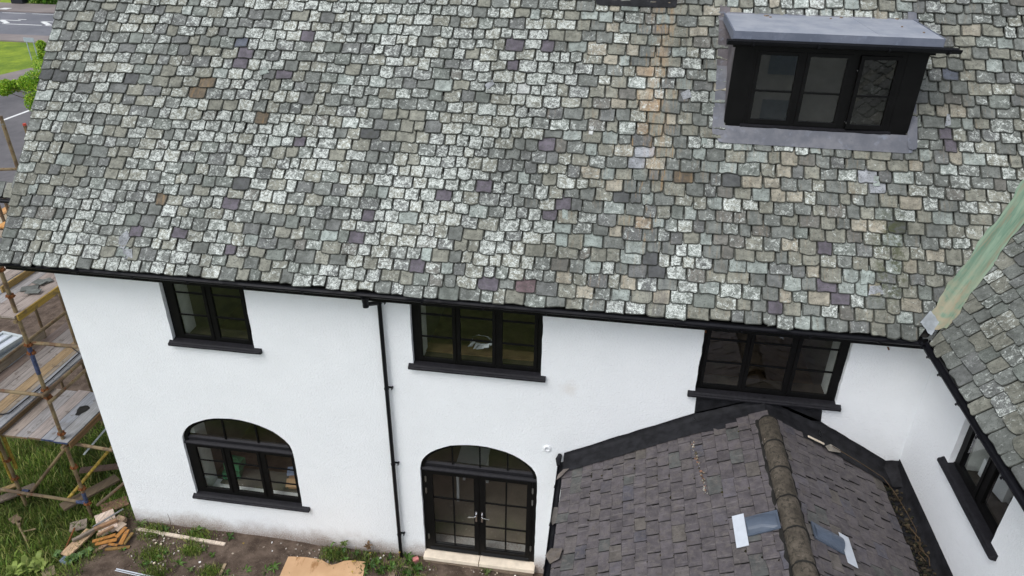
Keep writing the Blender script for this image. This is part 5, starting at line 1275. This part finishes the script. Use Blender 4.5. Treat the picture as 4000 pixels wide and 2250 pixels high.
def patches(n):
    cs = [(-8.0, -.75, .35), (-7.3, -.55, .22), (-7.7, -1.15, .3), (-6.7, -.95, .22), (-6.2, -1.2, .3), (-4.0, -.25, .45), (-3.2, -.3, .4), (-2.9, -.6, .3), (-3.3, -.9, .35), (-4.6, -.22, .25), (-8.3, -.2, .3), (-7.4, -.18, .3), (-5.4, -1.1, .3), (-2.4, -.75, .3), (-.8, -.7, .3), (-1.4, -.85, .2)]
    k = RNG.integers(0, len(cs), n); c = np.array(cs)[k]; r_ = RNG.normal(0, .5, (n, 2))
    x = c[:, 0]+r_[:, 0]*c[:, 2]; y = c[:, 1]+r_[:, 1]*c[:, 2]*.7; q = y < -.02
    return x[q], y[q]
V, F, T_ = blades(9000, patches, .085, .012, GR); nmesh('grass_patches', V, F, 'leaf', T_, kind='stuff')

def weed(p, n, ln, w, col, label, group, erect=.5, name='weed'):
    V = []; F = []; T_ = []
    for i in range(n):
        a = RNG.uniform(0, 6.28); l = ln*RNG.uniform(.5, 1.15); ww = w*RNG.uniform(.7, 1.2); e = erect*RNG.uniform(.4, 1.4); d = np.array([math.cos(a), math.sin(a)]); s_ = np.array([-d[1], d[0]])
        k = len(V); st = [(0, .2), (.35, 1), (.7, .8), (1, .05)]
        for t, q in st:
            z = p[2]+l*e*(math.sin(min(1, t*1.1)*2.2))*.8; r_ = l*t*.85
            for sg in (-1, 1): V.append((p[0]+d[0]*r_+s_[0]*sg*ww*q/2, p[1]+d[1]*r_+s_[1]*sg*ww*q/2, z+.006*sg))
        for j in range(3): F.append((k+2*j, k+2*j+1, k+2*j+3, k+2*j+2)); T_.append(np.array(col)*RNG.uniform(.7, 1.3))
    lo = np.array([p[0], p[1], p[2]])
    o = nmesh(name, np.array(V)-lo, F, 'leaf', np.array(T_), label, 'weed', group); o.location = lo; return o
WG = [L(70, 100, 40), L(88, 118, 52), L(60, 88, 36), L(96, 112, 62)]
wall_w = [(-8.62, -.12), (-8.1, -.16), (-7.45, -.10), (-6.75, -.14), (-4.72, -.12), (-4.45, -.16), (-4.2, -.12), (-4.35, -.3), (-4.0, -.15), (-3.75, -.25), (-3.55, -.12), (-3.45, -.3), (-3.18, -.13), (-3.0, -.22), (-3.1, -.45), (-2.95, -.35), (-4.65, -.28), (-3.85, -.36), (-3.62, -.42)]
for x, y in wall_w:
    weed((x, y, gz(x, y)), RNG.integers(9, 20), RNG.uniform(.09, .18), .034, WG[RNG.integers(4)], 'green weed growing along the foot of the white wall', 'weeds along the foot of the wall', .8)
for x, y in ((-4.42, -.10), (-3.95, -.09)):
    o = weed((x, y, .18), 16, .11, .05, L(104, 120, 66) if x < -4.2 else L(110, 88, 64), 'taller stalked weed with toothed leaves against the white wall' if x < -4.2 else 'reddish stalked weed against the white wall', None, .9, 'stalked_weed')
    b = MB(); b.tube([(x, y, 0), (x+.01, y, .2), (x, y, .34)], [.006, .005, .003], 5); b.build('stem', 'bark', o)
sp = [(480, 2150), (640, 2160), (700, 2205), (610, 2185), (790, 2150), (830, 2170), (740, 2230), (810, 2230), (560, 2210), (1040, 2235), (1065, 2225), (880, 2240), (960, 2235), (1420, 2240), (1520, 2225), (1490, 2235), (1900, 2238), (1640, 2215)]
for i, (px, py) in enumerate(sp):
    p = gp(px, py, 0); weed((p[0], p[1], 0), RNG.integers(12, 26), RNG.uniform(.08, .18), .022, WG[RNG.integers(4)], 'leafy green weed on the bare soil in front of the house', 'weeds on the bare soil', .6)
for (x, y) in ((640, 1200), (1000, 1180), (880, 1230), (800, 1270)):
    p = gpt(x, y+20, 0); weed((p[0], p[1], 0), 18, .13, .07, L(100, 128, 76), 'broad leaved pale green weed beside the timber heap', 'weeds beside the timber heap', .8)
for (px, py) in ((110, 2225), (150, 2200), (60, 2240), (165, 2225)):
    p = gp(px, py, -.1); weed((p[0], p[1], -.1), 12, .24, .10, L(132, 148, 74), 'large yellowing leaf weed in the lower left grass', 'yellowing weeds in the grass', .7)
for i, (px, py, z) in enumerate(((951, 2122, .08), (1560, 2158, .22), (1378, 2193, .12), (1386, 2191, .12), (1445, 2160, .15), (1376, 2233, .12))):
    p = gp(px, py, z); b = MB()
    for k in range(7):
        a = k*.9; b.poly([p, p+np.array([.018*math.cos(a), .018*math.sin(a), .006]), p+np.array([.024*math.cos(a+.4), .024*math.sin(a+.4), .004]), p+np.array([.016*math.cos(a+.8), .016*math.sin(a+.8), .006])])
    b.tube([p, (p[0], p[1]+.01, gz(p[0], p[1]))], .003, 4)
    props(b.build('dandelion', 'yellow', fix=False), 'small yellow flower in the weeds by the wall', 'flower', 'yellow flowers by the wall')

def leaf_cloud(centres, n, size, cols):
    C_ = np.array(centres); k = RNG.integers(0, len(C_), n); c = C_[k]; v = RNG.normal(0, 1, (n, 3)); v /= np.linalg.norm(v, axis=1)[:, None]
    p = c[:, :3]+v*(c[:, 3:4]*RNG.uniform(.25, 1.05, (n, 1))**.6)
    a = RNG.normal(0, 1, (n, 3)); a /= np.linalg.norm(a, axis=1)[:, None]; b_ = np.cross(a, RNG.normal(0, 1, (n, 3))); b_ /= np.linalg.norm(b_, axis=1)[:, None]
    s_ = size*RNG.uniform(.6, 1.4, (n, 1))
    V = np.stack([p-a*s_, p+b_*s_*.45, p+a*s_, p-b_*s_*.45], 1).reshape(-1, 3); F = np.arange(n*4).reshape(-1, 4)
    tint = np.array(cols)[RNG.integers(0, len(cols), n)]*RNG.uniform(.7, 1.3, (n, 1))
    return V, F, tint
# sapling seen past the verge
tree = empty('sapling', (-14.9, 9.0, -.3), 'bright green feathery sapling beyond the left edge of the roof', 'tree')
def at_y(px, py, y):
    d = ray(px, py); t = (y-CAM[1])/d[1]; return CAM+t*d
cs = []
for px, py, r_ in ((262, 185, 34), (235, 225, 45), (200, 262, 55), (240, 275, 55), (225, 320, 60), (180, 325, 55), (140, 318, 38), (100, 325, 26), (210, 370, 60), (165, 375, 55), (140, 400, 34), (190, 415, 48), (170, 440, 30), (60, 335, 20), (25, 340, 26), (15, 355, 18), (160, 175, 14), (170, 215, 18), (270, 330, 50), (250, 390, 50), (215, 450, 40)):
    q = at_y(px, py, 9+RNG.normal(0, .2)); cs.append((*q, r_/122))
V, F, T_ = leaf_cloud(cs, 26000, .030, [L(130, 168, 40), L(150, 184, 50), L(104, 150, 36), L(168, 186, 66), L(116, 156, 52)])
nmesh('crown', V, F, 'leaf', T_, parent=tree)
b = MB(); b.tube([(-14.6, 9, -.3), (-14.65, 9, 3), (-14.8, 9, 5.5), (-14.7, 9, 7.3)], [.07, .055, .035, .01], 7)
for q in cs[1:17]: b.tube([(-14.75, 9, min(q[2]-.6, 6.5)), ((q[0]-14.75)/2, 9, q[2]-.25), (q[0], q[1], q[2])], [.02, .014, .006], 5)
b.build('trunk', 'bark', tree)
# hedge, cabinet and sign along the road
h0, h1 = (-57.9, 59.6), (-50, 60.5)
cs = [(x, 59.9+(x+58)*.12+RNG.normal(0, .2), z, .75) for x in np.arange(-57.4, -50, .5) for z in (.2, .8, 1.4)]
V, F, T_ = leaf_cloud(cs, 9000, .12, [L(72, 118, 30), L(92, 138, 40), L(60, 100, 26)])
nmesh('hedge', V, F, 'leaf', T_, 'clipped green hedge behind the far pavement', 'hedge')
b = MB(); b.box(-59.2, -57.95, 58.9, 59.8, Zr+.12, 1.6); b.box(-59.3, -57.85, 58.8, 59.9, 1.6, 1.7); props(b.build('street_cabinet', 'dark', bevel=.05), 'dark cabinet at the left end of the roadside hedge', 'cabinet')
b = MB(); b.box(-57.9, -57.1, 55.65, 56.4, Zr+.122, Zr+.135); props(b.build('pavement_plate', 'paint'), 'pale square cover in the far pavement', 'cover')
sg = empty('street_sign', (-40.6, 37.6, -.3), 'grey street sign on two posts seen from behind at the roadside', 'sign')
b = MB(); b.box(-40.62, -39.85, 37.60, 37.63, .94, 1.22); b.build('sign_plate', 'signgrey', sg)
for x in (-40.5, -39.98):
    b = MB(); b.tube([(x, 37.66, -.3), (x, 37.66, 1.18)], .035, 8); b.build('post', 'signgrey', sg)
# neighbour house behind the camera, seen in the dormer panes
nb = empty('neighbour_house', (6, -24, 0), 'pale neighbouring house across the lawn mirrored in the dormer window', 'house')
b = MB(); b.box(-1, 20, -32, -24, -.2, 5.2); b.build('wall', 'neigh', nb)
b = MB(); b.prism([(-32.6, 5.2), (-23.4, 5.2), (-28, 9.4)], lambda y, z: (-1.4, y, z), lambda y, z: (20.4, y, z)); b.build('roof', 'neighroof', nb)
for x in (1, 4.2, 7, 10.5, 14, 17):
    for z in (.9, 3.4):
        b = MB(); b.box(x, x+1.3, -23.99, -23.94, z, z+1.3); b.build('window', 'signgrey', nb)

# each of the alike plants, flowers and slates told apart by its order from the left
ORD = 'first second third fourth fifth sixth seventh eighth ninth tenth eleventh twelfth thirteenth fourteenth fifteenth sixteenth seventeenth eighteenth nineteenth twentieth'.split()
for grp, txt in (('weeds along the foot of the wall', 'green weed at the foot of the white wall, {} from the left'), ('weeds on the bare soil', 'leafy weed on the bare soil before the house, {} from the left'),
                 ('yellowing weeds in the grass', 'large yellowing leaf weed in the grass, {} from the left'), ('slates set down on the scaffold', 'grey slate lying on the upper scaffold boards, {} from the left'),
                 ('weeds beside the timber heap', 'broad leaved weed beside the timber heap, {} from the left'), ('yellow flowers by the wall', 'small yellow flower by the wall, {} from the left')):
    os_ = sorted([o for o in SC.objects if o.get('group') == grp and o.parent is None], key=lambda o: proj(np.array(o.location))[0][0])
    for i, o in enumerate(os_): o['label'] = txt.format(ORD[i] if i < len(ORD) else 'last')
